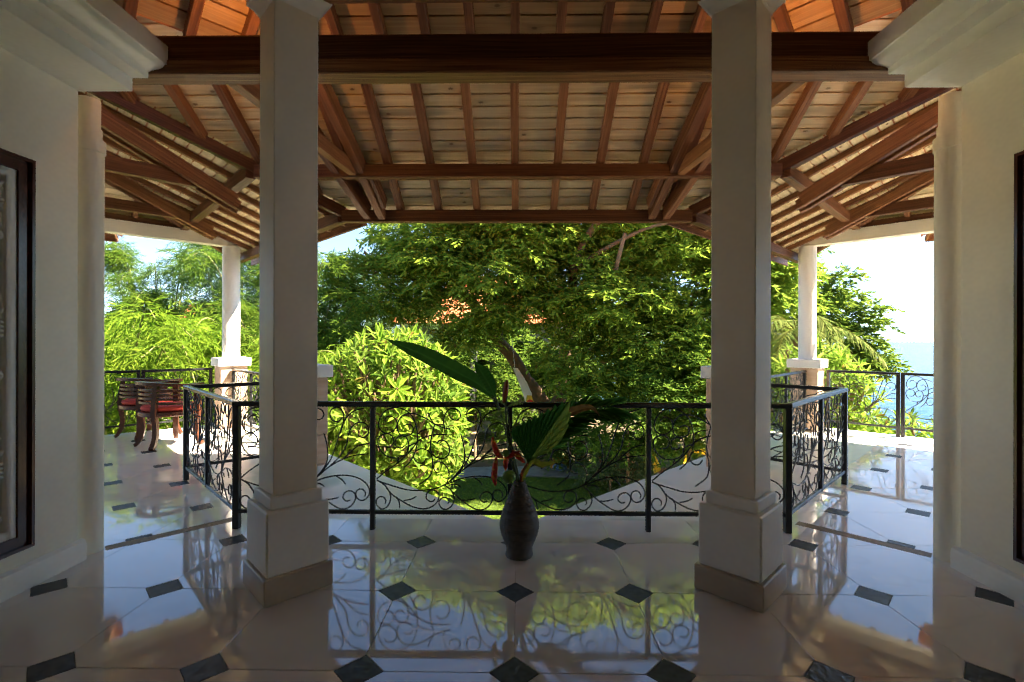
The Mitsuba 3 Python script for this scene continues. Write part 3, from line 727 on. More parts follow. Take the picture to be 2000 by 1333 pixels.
LT1 = np.array([(0, 0, 0), (.42, -.5, 0), (.42, .5, 0), (1, 0, 0), (.45, 0, -.10)]); LF1 = np.array([(0, 1, 4), (0, 4, 2), (1, 3, 4), (4, 3, 2)])
LT2 = np.array([(0, 0, 0), (.32, -.40, .0), (.32, .40, .0), (.34, 0, -.06), (.68, -.5, -.03), (.68, .5, -.03), (.70, 0, -.09), (1, 0, -.16)]); LF2 = np.array([(0, 1, 3), (0, 3, 2), (1, 4, 6), (1, 6, 3), (3, 6, 5), (3, 5, 2), (4, 7, 6), (6, 7, 5)])
LT3 = np.array([(0, 0, 0), (.35, -.5, .0), (.35, .5, .0), (1, 0, -.12)]); LF3 = np.array([(0, 1, 2), (1, 3, 2)])
def nrm(a): return a / np.maximum(np.linalg.norm(a, axis=1, keepdims=True), 1e-9)
def leaf_mesh(P, D, N, L, Wd, col, tmpl=1):
    """many leaves: positions, directions, normals, lengths, widths, colours (one each)"""
    t, f = {1: (LT1, LF1), 2: (LT2, LF2), 3: (LT3, LF3)}[tmpl]
    D = nrm(D); B = nrm(np.cross(N, D)); N = np.cross(D, B)
    L = np.broadcast_to(L, (len(P),)); Wd = np.broadcast_to(Wd, (len(P),))
    V = P[:, None] + D[:, None] * (t[None, :, :1] * L[:, None, None]) + B[:, None] * (t[None, :, 1:2] * Wd[:, None, None]) + N[:, None] * (t[None, :, 2:] * L[:, None, None])
    F = f[None] + (np.arange(len(P)) * len(t))[:, None, None]
    return V.reshape(-1, 3), F.reshape(-1, 3), np.repeat(col, len(t), axis=0)
def leaf_part(parent, name, data, m='leaf', kind='stuff', label=None):
    V = np.vstack([d[0] for d in data]); off = np.cumsum([0] + [len(d[0]) for d in data])
    F = np.vstack([d[1] + o for d, o in zip(data, off)]); Cc = np.vstack([d[2] for d in data])
    key = numbered(f'{parent}__{name}')
    scene[key] = mikit.ply(trimesh.Trimesh(V, F, process=False), m, color=Cc)
    if kind: labels[key] = {'kind': kind}
    return key
def tint(rng, n, c0, c1, dead=.0):
    k = rng.random((n, 1)); c = np.array(c0) * (1 - k) + np.array(c1) * k
    c = c * (1.5 + .7 * rng.random((n, 1)))
    if dead: c = np.where(rng.random((n, 1)) < dead, np.array([.16, .13, .03]), c)
    return c
def rand_dirs(rng, n):
    v = rng.normal(size=(n, 3)); return nrm(v)
def sprays(rng, centers, axes, nleaf, length, width, c0, c1, droop=.35, spread=.9, spray=.35, tmpl=1, dead=.0, face=.35):
    """sprays of alternate leaves: each spray is a short twig along its axis with nleaf drooping leaves"""
    n = len(centers)
    i = np.repeat(np.arange(n), nleaf); k = np.tile(np.arange(nleaf), n)
    a = axes[i]; t = (k + .5) / nleaf
    side = nrm(np.cross(a, np.array([0, 0, 1.]) + .3 * rng.normal(size=(len(i), 3))))
    sgn = np.where(k % 2 == 0, 1., -1.)[:, None]
    P = centers[i] + a * (t * spray)[:, None] + np.array([0, 0, -1.]) * (t ** 2 * spray * .3)[:, None]
    D = a * .75 + side * sgn * spread + np.array([0, 0, -1.]) * droop + .25 * rng.normal(size=(len(i), 3))
    N = np.array([0, 0, 1.]) + face * a + .55 * rng.normal(size=(len(i), 3))
    L = length * (.7 + .6 * rng.random(len(i)))
    return leaf_mesh(P, D, N, L, L * width, tint(rng, len(i), c0, c1, dead), tmpl)
def crown(rng, lobes, n, inner=.35):
    """points in the outer part of ellipsoid lobes [(cx,cy,cz,rx,ry,rz)] thinned by noise into clumps; returns points and outward directions"""
    vol = np.array([l[3] * l[4] * l[5] for l in lobes]); pick = rng.choice(len(lobes), n * 2, p=vol / vol.sum())
    Lb = np.array(lobes)[pick]
    u = rand_dirs(rng, n * 2); r = (inner ** 3 + (1 - inner ** 3) * rng.random(n * 2)) ** (1 / 3)
    P = Lb[:, :3] + u * r[:, None] * Lb[:, 3:]
    keep = meshkit.noise(P * 1.15, 11) * .6 + meshkit.noise(P * 2.6, 12) * .4 > .41
    P, u = P[keep][:n], u[keep][:n]
    return P, nrm(u + .5 * rng.normal(size=u.shape) + (0, 0, .1))
def clumps(rng, lobes, ncl, per, rad=(.62, .30), inner=.55):
    """like crown, but gathered into flattened tufts with gaps between them"""
    vol = np.array([(l[3] * l[4] * l[5]) ** (2 / 3) for l in lobes]); pick = rng.choice(len(lobes), ncl, p=vol / vol.sum())
    Lb = np.array(lobes)[pick]
    u = rand_dirs(rng, ncl); r = (inner ** 3 + (1 - inner ** 3) * rng.random(ncl)) ** (1 / 3)
    Cn = Lb[:, :3] + u * r[:, None] * Lb[:, 3:]
    i = np.repeat(np.arange(ncl), per)
    v = rand_dirs(rng, len(i)); v[:, 2] = np.abs(v[:, 2]) * 1.0 - .25
    sz = (.65 + .7 * rng.random(ncl))[i]
    q = rng.random(len(i)) ** .45
    P = Cn[i] + v * np.array([rad[0], rad[0], rad[1]]) * (sz * q)[:, None] + np.array([0, 0, -.22]) * (sz * (v[:, 0] ** 2 + v[:, 1] ** 2) * q)[:, None] * rad[0]
    A = nrm(v * (1, 1, .5) + .35 * u[i] + .3 * rng.normal(size=v.shape))
    return P, A
def limbs(parent, paths, m='bark'):
    for i, (pts, r0, r1) in enumerate(paths):
        q = smooth_path(pts, 6)
        q = q + (meshkit.fbm(q * 1.3, 3, 5)[:, None] - .5) * r0 * .5
        part(parent, 'trunk' if i == 0 else 'limb', tube(q, np.linspace(r0, r1, len(q)), 10), m, smooth=True)
rng = np.random.default_rng(7)

# the great tree in the middle
mt = thing('broadleaf_tree', 'great green tree filling the middle view with a leaning pale brown trunk', 'tree')
limbs(mt, [([(1.15, 17, -3.1), (1.05, 17, -2), (.95, 16.9, -1.2), (.7, 16.8, -.6), (.1, 16.5, .3), (-.65, 16.2, 1.3), (-1.6, 15.6, 2.6), (-2.6, 15, 4.0)], .36, .13),
           ([(1.1, 17, -1.6), (1.5, 17, -.6), (1.6, 16.8, .6), (1.8, 16.5, 2.0), (2.2, 16, 3.1), (2.9, 15.4, 4.6), (3.3, 15, 6.2)], .27, .12),
           ([(1.8, 16.5, 2.0), (2.6, 16, 2.9), (3.5, 15.5, 3.9), (4.3, 15, 4.7), (5.6, 14.6, 4.9)], .14, .05),
           ([(2.2, 16, 3.1), (2.9, 15.2, 3.0), (3.1, 14.8, 4.3)], .11, .05),
           ([(-.65, 16.2, 1.3), (-.5, 15.5, 3.0), (-.2, 15, 5.0)], .14, .05),
           ([(1.9, 16.2, 2.4), (1.55, 13.6, 3.2), (1.75, 12.9, 3.9), (2.3, 12.3, 4.7), (2.7, 12.0, 5.5)], .13, .07),
           ([(1.6, 13.4, 3.3), (2.4, 12.6, 3.75), (3.3, 12.3, 4.15), (4.1, 12.3, 4.3)], .07, .03),
           ([(2.5, 13.0, 2.6), (2.55, 12.4, 3.3), (2.7, 12.2, 4.0)], .07, .05),
           ([(-1.6, 15.6, 2.6), (-3.0, 15, 3.1), (-4.6, 14.6, 3.7)], .10, .04),
           ([(1.6, 16.8, .6), (3.2, 16, 1.2), (4.9, 15.2, 1.6), (5.5, 15, 2.8)], .13, .05)])
lobes = [(-4.0, 14.6, 2.9, 1.8, 1.6, 1.0), (-2.1, 14.2, 4.5, 2.1, 2.0, 1.5), (-.6, 13.6, 3.6, 2.2, 1.7, 1.9), (.6, 13.8, 4.9, 2.8, 2.0, 1.7), (3.2, 14.2, 5.0, 3.0, 2.2, 1.7), (2.3, 13.8, 2.8, 1.8, 1.4, 1.2), (5.2, 14.2, 3.6, 2.0, 2.0, 2.3),
         (4.2, 14.4, 1.2, 1.8, 1.6, 1.4), (5.6, 14.8, .4, 1.3, 1.5, 1.6), (.4, 14.0, 2.3, 1.3, 1.2, .6), (7.0, 15, 3.6, 1.6, 1.8, 2.0), (2.0, 14.0, .8, 1.3, 1.1, .8), (-1.5, 14.8, 1.5, 1.0, .8, .5)]
P, A = clumps(rng, lobes, 820, 24)
Q_, B_ = crown(rng, lobes, 2600)
P, A = np.vstack([P, Q_]), np.vstack([A, B_])
leaf_part(mt, 'crown', [sprays(rng, P, A, 7, .20, .36, (.065, .120, .016), (.165, .225, .030), .40, .9, .34, 1, .01, face=.35)])

# frangipani shrubs: rosettes of long leaves on forked stems
ROS, ROSV = [], []
for q in range(10):
    r_ = np.random.default_rng(40 + q); n = 10 + (q * 3) % 9
    a = np.arange(n) * 2.4 + r_.random(n) * .5; e = np.linspace(1.2, -.45, n) + .22 * r_.normal(size=n)
    D = np.c_[np.cos(a) * np.cos(e), np.sin(a) * np.cos(e), np.sin(e)]
    L = (.20 + .14 * r_.random(n)) * (.85 + .3 * r_.random())
    tn = (.72 + .55 * r_.random())
    V, F, Cc = leaf_mesh(D * .02 + (0, 0, 1) * np.linspace(.05, -.03, n)[:, None], D, np.tile([[0, 0, 1.]], (n, 1)) + .18 * r_.normal(size=(n, 3)), L, L * (.22 + .1 * r_.random(n)), tint(r_, n, (.055 * tn, .115 * tn, .014), (.15 * tn, .215 * tn, .032), .05), 2)
    ROSV.append((V, F, Cc))
    ROS.append(mikit.ply(trimesh.Trimesh(V, F, process=False), 'leaf', color=Cc))
def frangipani(label, c, r, n, seed, size=1.0, lowz=-.9, keep=298):
    g = np.random.default_rng(seed)
    k = thing('frangipani_shrub', label, 'shrub')
    i = np.arange(n) + .5
    z = 1 - (1 - lowz) * i / n; ph = i * 2.39996
    u = np.c_[np.sqrt(np.maximum(0, 1 - z * z)) * np.cos(ph), np.sqrt(np.maximum(0, 1 - z * z)) * np.sin(ph), z]
    rr = np.where(np.arange(n) % 3 == 2, .74, .97) * (.86 + .28 * meshkit.fbm(u * 1.6, 3, seed))
    P = np.array(c) + u * rr[:, None] * np.array(r) + g.normal(size=(n, 3)) * .07
    ms, rest = [], []
    order = np.argsort(np.linalg.norm(P - EYE, axis=1)); mine = set(order[:keep].tolist())
    base = np.array([c[0], c[1], c[2] - r[2] * .75])
    for j in range(n):
        d = nrm((u[j] * .8 + np.array([0, 0, .75]) + .3 * g.normal(size=3))[None])[0]
        x = unit(np.cross([0.3, .9, .1], d)); y = np.cross(d, x); w = g.random() * 6.28
        x, y = x * math.cos(w) + y * math.sin(w), y * math.cos(w) - x * math.sin(w)
        s = size * (.65 + .65 * g.random())
        M = np.eye(4); M[:3, 0], M[:3, 1], M[:3, 2], M[:3, 3] = x * s, y * s, d * s, P[j]
        q = (j * 7 + j // 10) % 10
        if j in mine: part(k, 'leaf_rosette', ROS[q], None, to_world=T(M.tolist()))
        else: rest.append((ROSV[q][0] @ M[:3, :3].T + M[:3, 3], ROSV[q][1], ROSV[q][2]))
        if j % 3 == 0: ms.append(tube(smooth_path([base + (P[j] - base) * .12 + g.normal(size=3) * .05, base + (P[j] - base) * .55 + (0, 0, -.12) + g.normal(size=3) * .1, P[j] - d * .12, P[j]], 4), np.linspace(.035, .014, 13)[:13], 5))
    ms.append(tube([(c[0], c[1], GZ - .1), (c[0] + .05, c[1], c[2] - r[2] * .4), tuple(base + (0, 0, r[2] * .3))], [.11, .09, .05], 8))
    part(k, 'stem', cat(ms), 'bark', smooth=True, kind='stuff')
    if rest: leaf_part(k, 'leaf_rosette', rest)
frangipani('bright yellow green frangipani shrub behind the railing left of the vase', (-2.35, 9.0, -.35), (1.35, 1.25, 1.75), 560, 3, .80)
frangipani('frangipani shrub with yellow green rosettes behind the right far pedestal', (6.1, 9.9, .0), (.95, 1.0, 1.15), 270, 4, .72)
frangipani('low frangipani shrub before the sea outside the right end railing', (7.6, 9.4, -1.05), (1.7, 1.0, .8), 270, 5, .72)
frangipani('small frangipani shrub between the two left pedestals', (-3.9, 8.9, -.6), (.9, .8, 1.5), 150, 6, .74)

# bamboo and feathery trees
def bamboo(label, x, y, top, spread, nc, seed, c0, c1, low=.25, L=.19, nl=11, per=80, kind_='bamboo_clump', cat_='bamboo'):
    g = np.random.default_rng(seed)
    k = thing(kind_, label, cat_)
    stems, cs, ax = [], [], []
    for j in range(nc):
        a = g.random() * 6.28; rd = math.sqrt(g.random())
        b = np.array([x + .5 * rd * math.cos(a), y + .5 * rd * math.sin(a), GZ - .1])
        h = (top - GZ) * (.62 + .38 * g.random())
        out = np.array([math.cos(a), math.sin(a), 0]) * spread * (.35 + .75 * rd)
        pts = [b, b + (0, 0, h * .4) + out * .15, b + (0, 0, h * .75) + out * .5, b + (0, 0, h) + out * .95, b + (0, 0, h * .97) + out * 1.3]
        q = smooth_path(pts, 8)
        stems.append(tube(q, np.linspace(.04, .008, len(q)), 5))
        t = low + (1 - low) * g.random(per) ** .8
        idx = np.minimum((t * (len(q) - 1)).astype(int), len(q) - 2)
        o = rand_dirs(g, per) * (1, 1, .45)
        rad = (.15 + .75 * g.random(per)) * spread * .42 * (1.25 - .7 * t)
        cs.append(q[idx] + o * rad[:, None]); ax.append(nrm(o + (0, 0, -.25) + .35 * g.normal(size=(per, 3))))
    part(k, 'stem', cat(stems), 'culm', smooth=True, kind='stuff')
    P, A = np.vstack(cs), np.vstack(ax)
    leaf_part(k, 'foliage', [sprays(g, P, A, nl, L, .13, c0, c1, .35, .7, .42, 1)], 'leaf_soft')
YG0, YG1 = (.060, .118, .012), (.135, .200, .020)
G0, G1 = (.035, .08, .012), (.10, .15, .02)
DK0, DK1 = (.022, .052, .022), (.06, .10, .032)
bamboo('soft yellow green bamboo at the far left behind the chairs', -8.2, 9.6, 2.0, 1.5, 26, 21, YG0, YG1, .2)
bamboo('yellow green bamboo behind the left end railing left of the far pedestal', -6.6, 10.6, 1.5, 1.6, 26, 22, (.055, .108, .012), (.125, .18, .02), .2)
bamboo('tall feathery bamboo rising highest against the sky on the left', -12.3, 16.5, 4.9, .95, 22, 23, G0, G1, .4)
bamboo('tall bamboo with blue green plumes beside the left far column', -8.5, 15.0, 5.0, 1.35, 28, 24, (.02, .055, .02), (.075, .12, .025), .35)
bamboo('green bamboo hanging between the left far column and the square column', -6.2, 13.4, 3.8, 1.5, 24, 25, G0, G1, .3)
bamboo('mid green bamboo thicket below the tall plumes on the left', -9.4, 13.0, 1.9, 1.7, 28, 26, (.05, .10, .012), (.12, .17, .02), .2)
bamboo('leafy bamboo at the left edge by the round pipe', -12.2, 13.2, 1.5, 1.5, 24, 27, (.08, .13, .012), (.19, .23, .02), .2)
def conifer(label, x, y, top, r, seed, c0, c1):
    g = np.random.default_rng(seed); k = thing('casuarina_tree', label, 'tree')
    part(k, 'trunk', tube([(x, y, GZ - .2), (x + .1, y, 0), (x, y, top)], [.22, .15, .03], 8), 'bark', smooth=True)
    n = 900
    t = g.random(n) ** .9; a = g.random(n) * 6.28
    R = r * (1.05 - t) * (.35 + .65 * g.random(n)) * (.8 + .5 * meshkit.noise(np.c_[np.cos(a) * 1.5, np.sin(a) * 1.5, t * 5], seed))
    P = np.c_[x + R * np.cos(a), y + R * np.sin(a), -1.5 + (top + 1.5) * t]
    A = nrm(np.c_[np.cos(a), np.sin(a), .1 + .4 * g.normal(size=n)])
    leaf_part(k, 'crown', [sprays(g, P, A, 12, .30, .07, c0, c1, .55, .6, .55, 3)], 'leaf_soft')
conifer('dark casuarina tree behind the frangipani, right of the left square column', -7.4, 21.5, 5.0, 2.4, 31, DK0, DK1)
conifer('dark blue green casuarina tree left of the tiled house', -5.0, 20.5, 5.6, 2.1, 32, DK0, DK1)
conifer('dark casuarina tree half hidden by the left square column', -10.0, 22.5, 5.4, 2.5, 33, DK0, DK1)

# trees on the right
rt = thing('shore_tree', 'rounded green tree on the shore to the right of the far white column', 'tree')
limbs(rt, [([(10.2, 17, -5), (10.1, 17, -1), (10.3, 16.8, 1), (10.2, 16.6, 2.8)], .2, .07), ([(10.2, 16.9, 0), (11.2, 16.6, 1.2), (11.6, 16.4, 2.2)], .1, .04), ([(10.2, 16.9, -.4), (11.4, 16.4, .3), (12.1, 16.2, .8)], .08, .03), ([(10.1, 17, .5), (9.2, 16.8, 2.0), (9.0, 16.6, 3.0)], .1, .04)])
P, A = clumps(rng, [(9.4, 16.6, 2.6, 1.3, 1.2, 1.3), (10.5, 16.4, 2.6, 1.1, 1.1, .9), (11.2, 16.3, 1.9, .8, .9, .8), (10.6, 16.4, 1.2, 1.2, 1.1, 1.0), (11.55, 16.2, .75, .5, .6, .4), (8.6, 16.8, 1.0, 1.2, 1.1, 1.4), (10.9, 16.4, .3, .7, .7, .7)], 130, 18, (.5, .28))
leaf_part(rt, 'crown', [sprays(rng, P, A, 8, .17, .5, (.035, .075, .012), (.10, .14, .02), .3, .9, .3, 1)])
def palm(label, x, y, z0, z1, nf, fl, seed, c0, c1, name='palm_tree'):
    g = np.random.default_rng(seed); k = thing(name, label, 'palm')
    part(k, 'trunk', tube([(x, y, z0), (x + .05, y, (z0 + z1) / 2), (x, y, z1)], [.14, .11, .09], 10), 'bark', smooth=True)
    for j in range(nf):
        a = j * 2.4 + g.random() * .4; e = 1.25 - 1.25 * (j / nf) + .1 * g.normal()
        d = np.array([math.cos(a), math.sin(a), 0]); L = fl * (.85 + .3 * g.random())
        t = np.linspace(0, 1, 24)
        q = np.array([x, y, z1]) + np.outer(t * L * math.cos(e * .9), d) + np.outer(L * (t * math.sin(e) - t ** 2.2 * (.75 + .2 * g.random())), (0, 0, 1.))
        tg = nrm(np.gradient(q, axis=0)); sd_ = nrm(np.cross(tg, (0, 0, 1.)))
        i = np.repeat(np.arange(2, 24), 4); sg = np.tile([1, -1, 1, -1], 22)[:, None]
        PP = q[i] + tg[i] * (np.tile([0, 0, .5, .5], 22) * L / 24)[:, None]
        ll = fl * .30 * (np.sin(np.clip(t[i], .05, 1) * 2.7) * .8 + .25)
        D = tg[i] * .7 + sd_[i] * sg * .9 + np.array([0, 0, -1.]) * (.35 + .25 * g.random((len(i), 1))) + .08 * g.normal(size=(len(i), 3))
        lv = leaf_mesh(PP, D, np.tile([[0, 0, 1.]], (len(i), 1)) + .3 * g.normal(size=(len(i), 3)), ll, .035, tint(g, len(i), c0, c1), 3)
        st = tube(q, np.linspace(.018, .004, 24), 4)
        V = np.vstack([lv[0], st.vertices]); F = np.vstack([lv[1], st.faces + len(lv[0])]); Cc = np.vstack([lv[2], np.tile([[.12, .13, .03]], (len(st.vertices), 1))])
        key = numbered(f'{k}__frond'); scene[key] = mikit.ply(trimesh.Trimesh(V, F, process=False), 'leaf', color=Cc)
palm('feathery palm with arching fronds beside the far column of the right wing', 7.1, 12.4, -3.2, 1.5, 16, 1.7, 51, (.05, .085, .02), (.14, .16, .05))

# shrubs
def shrub(label, lobes_, n, seed, c0, c1, L=.16, w=.42, nl=7, name='shrub'):
    g = np.random.default_rng(seed); k = thing(name, label, 'shrub')
    P, A = clumps(g, lobes_, max(20, n // 20), 20, (.45, .25))
    ms = [tube([(l[0], l[1], GZ - .1), (l[0], l[1], l[2])], [.06, .025], 6) for l in lobes_]
    part(k, 'stem', cat(ms), 'bark', smooth=True, kind='stuff')
    leaf_part(k, 'foliage', [sprays(g, P, A, nl, L, w, c0, c1, .3, .9, .28, 1)])
shrub('glossy dark green shrub under the great tree, right of the vase', [(3.0, 13.2, -.6, 1.5, 1.0, 1.3), (4.6, 13.0, -.4, 1.3, 1.0, 1.5)], 1500, 61, (.03, .07, .012), (.10, .16, .024))
shrub('yellow green shrub beside the right nearer pedestal', [(5.5, 13.4, -.4, 1.1, 1.0, 1.7)], 700, 62, (.06, .10, .012), (.16, .19, .02))
shrub('shrub in the shade left of the great trunk', [(-1.6, 18.5, -.2, 1.6, 1.2, 1.8), (-3.2, 18.0, -.5, 1.4, 1.2, 1.6)], 1300, 63, (.03, .07, .012), (.10, .15, .022))
shrub('low green bush by the lawn under the right railing panel', [(2.6, 13.6, -2.5, 1.0, .7, .55)], 420, 64, (.03, .06, .02), (.10, .13, .06), .12)
shrub('bush in the shade behind the garden table', [(-3.4, 20.4, -1.4, 2.2, 1.0, 1.6), (.2, 21, -.8, 2.4, 1.0, 1.8)], 1200, 65, (.03, .07, .012), (.10, .15, .022))
shrub('leafy bush between the great trunk and the picket fence', [(1.7, 15.6, -2.0, .8, .6, .8), (3.3, 15.4, -1.9, 1.0, .6, .9), (.2, 18.6, -1.6, 1.0, .7, 1.0)], 900, 68, (.03, .07, .012), (.10, .15, .022), .15)
shrub('green hedge behind the right square column', [(8.2, 18.5, -.6, 1.9, 1.2, 2.2), (6.0, 19, -.2, 2.2, 1.2, 2.2), (3.6, 20, .4, 2.2, 1.2, 2.2)], 1900, 66, (.03, .07, .012), (.10, .15, .022), .18)
# far row of trees that closes the view
FAR = ['far rounded tree at the left edge beyond the bamboo', 'far rounded tree behind the left chairs and bamboo', 'far rounded tree behind the left far column', 'far rounded tree seen behind the left square column', 'far rounded tree behind the right part of the great tree', 'far rounded tree behind the palm and the right far column', 'far rounded tree behind the great trunk', 'far rounded tree behind the tiled house']
for lb_, (j, (x, y, r, top)) in zip(FAR, enumerate([(-24, 30, 4.2, 3.2), (-18.5, 31, 4.0, 2.6), (-13.5, 33, 4.2, 2.6), (-8.5, 32, 3.6, 2.4), (6.5, 30, 4.0, 3.0), (12.5, 27, 3.2, 1.4), (1.8, 33, 4.0, 2.6), (-2.8, 35, 4, 2.0)])):
    g = np.random.default_rng(80 + j)
    k = thing('background_tree', lb_, 'tree', 'far row of trees')
    part(k, 'trunk', tube([(x, y, GZ - .5), (x, y, 0), (x, y, top - 1)], [.3, .22, .08], 8), 'bark', smooth=True)
    lb = [(x + g.normal() * r * .4, y + g.normal() * r * .3, -1.5 + (top + .8) * q / 4, r * .6, r * .5, r * .42) for q in range(5)]
    P, A = crown(g, lb, 900, .4)
    leaf_part(k, 'crown', [sprays(g, P, A, 7, .36, .42, (.025, .05, .016), (.075, .105, .03), .3, .9, .5, 1)])

# grass blades on the lawn
g = np.random.default_rng(91)
P = np.c_[g.uniform(-4.6, 5.0, 42000), g.uniform(9.2, 15.2, 42000), np.full(42000, GZ + .028)]
P = P[shapely.contains_xy(lawn_poly.buffer(-.05), P[:, 0], P[:, 1])]
n = len(P)
V, F, Cc = leaf_mesh(P, rand_dirs(g, n) * (1, 1, .2) + (0, 0, .55), rand_dirs(g, n), .06 + .06 * g.random(n), .012, tint(g, n, (.05, .09, .012), (.13, .18, .028)), 3)
scene['grass'] = mikit.ply(trimesh.Trimesh(V, F, process=False), 'leaf', color=Cc)
labels['grass'] = {'kind': 'stuff', 'label': 'short green grass blades on the garden lawn', 'category': 'grass'}

# ------------------------------------------------------------------ house and garden things
mat('house_wall', tw({'type': 'principled', 'base_color': plaster((.34, .32, .29), .15), 'roughness': .8}))
mat('window_pane', tw({'type': 'principled', 'base_color': rgb(.22, .23, .23), 'roughness': .06, 'specular': .6}))
def house(label, cx, cy, w, d, ez, rz, seed, rows=11, cols=34):
    k = thing('tiled_house', label, 'house')
    part(k, 'wall', boxm(cx - w / 2 + .6, cx + w / 2 - .6, cy - d / 2 + .6, cy + d / 2 - .6, GZ - .3, ez + .1), 'house_wall')
    part(k, 'window', boxm(cx - w * .32, cx - w * .10, cy - d / 2 + .56, cy - d / 2 + .60, ez - 1.7, ez - .5), 'window_pane')
    part(k, 'window', boxm(cx + w * .05, cx + w * .20, cy - d / 2 + .56, cy - d / 2 + .60, ez - 1.7, ez - .5), 'window_pane')
    part(k, 'door', boxm(cx - w * .06, cx + w * .02, cy - d / 2 + .56, cy - d / 2 + .60, ez - 2.6, ez - .4), 'frame_wood')
    for s_ in (-1, 1): part(k, 'post', boxm(cx + s_ * w * .42 - .08, cx + s_ * w * .42 + .08, cy - d / 2 + .1, cy - d / 2 + .26, GZ - .2, ez), 'house_wall')
    A = np.array([cx - w / 2, cy - d / 2, ez]); B = np.array([cx + w / 2, cy - d / 2, ez]); C_ = np.array([cx + w / 2, cy + d / 2, ez]); D = np.array([cx - w / 2, cy + d / 2, ez])
    r0, r1 = np.array([cx - w / 2 + d / 2, cy, rz]), np.array([cx + w / 2 - d / 2, cy, rz])
    part(k, 'roof', trimesh.Trimesh([A, B, C_, D, r0, r1], [(0, 1, 5), (0, 5, 4), (1, 2, 5), (2, 3, 4), (2, 4, 5), (3, 0, 4)], process=False), 'clay_tile')
    ms = []
    for (p, q, u, v_) in ((A, B, r0, r1), (D, A, r0, r0)):
        nn = unit(np.cross(q - p, u - p)); nn = nn if nn[2] > 0 else -nn
        for r_ in range(rows):
            f0, f1 = r_ / rows, (r_ + 1.12) / rows
            a0, b0 = p + (u - p) * f0, q + (v_ - q) * f0; a1, b1 = p + (u - p) * min(f1, 1), q + (v_ - q) * min(f1, 1)
            L = np.linalg.norm(b0 - a0); m = max(2, int(L / .26))
            for c_ in range(m):
                x0, x1 = (c_ + .03) / m, (c_ + .97) / m
                P0, P1, P2, P3 = a0 + (b0 - a0) * x0, a0 + (b0 - a0) * x1, a1 + (b1 - a1) * x1, a1 + (b1 - a1) * x0
                M0, M1 = (P0 + P1) / 2 + nn * .07, (P2 + P3) / 2 + nn * .04
                ms.append(trimesh.Trimesh([P0 + nn * .03, M0, P1 + nn * .03, P2 + nn * .005, M1, P3 + nn * .005, P0, P1], [(0, 1, 4), (0, 4, 5), (1, 2, 3), (1, 3, 4), (0, 6, 1), (1, 6, 7), (1, 7, 2)], process=False))
    part(k, 'roof_tile', cat(ms), 'clay_tile', kind='stuff')
    for (p, q) in ((A, r0), (B, r1), (r0, r1)):
        part(k, 'ridge_cap', tube([p + (0, 0, .05), (p + q) / 2 + (0, 0, .06), q + (0, 0, .06)], .09, 8), 'clay_tile', smooth=True)
shrub('tall shrub before the wall of the tiled house', [(-3.6, 21.6, .2, 1.8, .9, 1.5), (-.6, 21.8, .3, 1.8, .9, 1.5), (1.6, 21.4, -.2, 1.5, .9, 1.5)], 2800, 67, (.03, .07, .012), (.10, .15, .022), .2)
house('house with orange clay tile roof half hidden behind the great tree', -1.6, 25.0, 8.4, 6.0, 2.05, 4.5, 1)
house('far house with red tile roof glimpsed through the left bamboo', -21.5, 33.0, 7.0, 5.0, 2.0, 3.6, 2)

mat('pale_timber', tw({'type': 'principled', 'base_color': timber((.28, .20, .12), (.48, .37, .24)), 'roughness': .7}))
t = thing('garden_table', 'light wooden work table standing in the shade behind the lawn', 'table')
tx, ty = -2.0, 17.6
beam(t, 'top', (tx - .55, ty, GZ + .93), (tx + .55, ty, GZ + .93), .6, .05, 'pale_timber')
for ax in (-.46, .46):
    for ay in (-.22, .22): beam(t, 'leg', (tx + ax, ty + ay, GZ - .05), (tx + ax, ty + ay, GZ + .90), .06, .06, 'pale_timber', up=(0, 1, 0))
beam(t, 'shelf', (tx - .43, ty, GZ + .28), (tx + .43, ty, GZ + .28), .36, .03, 'pale_timber')
beam(t, 'apron', (tx - .43, ty - .23, GZ + .80), (tx + .43, ty - .23, GZ + .80), .03, .12, 'pale_timber')
mat('grey_paint', tw({'type': 'principled', 'base_color': plaster((.24, .25, .28)), 'roughness': .6}))
sp = thing('shed_post', 'grey square post of a dark garden shed behind the table', 'post')
beam(sp, 'post', (-1.75, 19.0, GZ - .1), (-1.75, 19.0, 1.0), .26, .26, 'grey_paint', up=(0, 1, 0))
beam(sp, 'foot', (-1.75, 19.0, GZ - .1), (-1.75, 19.0, GZ + .15), .40, .40, 'grey_paint', up=(0, 1, 0))

f = thing('picket_fence', 'low dark wooden picket fence at the right of the lawn', 'fence')
fa, fb = np.array([2.6, 14.6, 0]), np.array([6.2, 14.0, 0])
m = 44
for i in range(m):
    p = fa + (fb - fa) * i / (m - 1); h = .52 + .05 * math.sin(i * 1.9)
    beam(f, 'picket', p + (0, 0, GZ - .05), p + (0, 0, GZ + h), .045, .018, 'timber', up=unit(np.cross(fb - fa, (0, 0, 1.))))
for z in (.16, .42):
    beam(f, 'rail', fa + (0, .03, GZ + z), fb + (0, .03, GZ + z), .03, .05, 'timber')
mat('terracotta', tw({'type': 'principled', 'base_color': plaster((.46, .17, .08), .2), 'roughness': .8}))
mat('yellow_cloth', tw({'type': 'principled', 'base_color': plaster((.70, .50, .05), .1), 'roughness': .8}))
mat('orange_paint', tw({'type': 'principled', 'base_color': plaster((.62, .30, .05), .1), 'roughness': .5}))
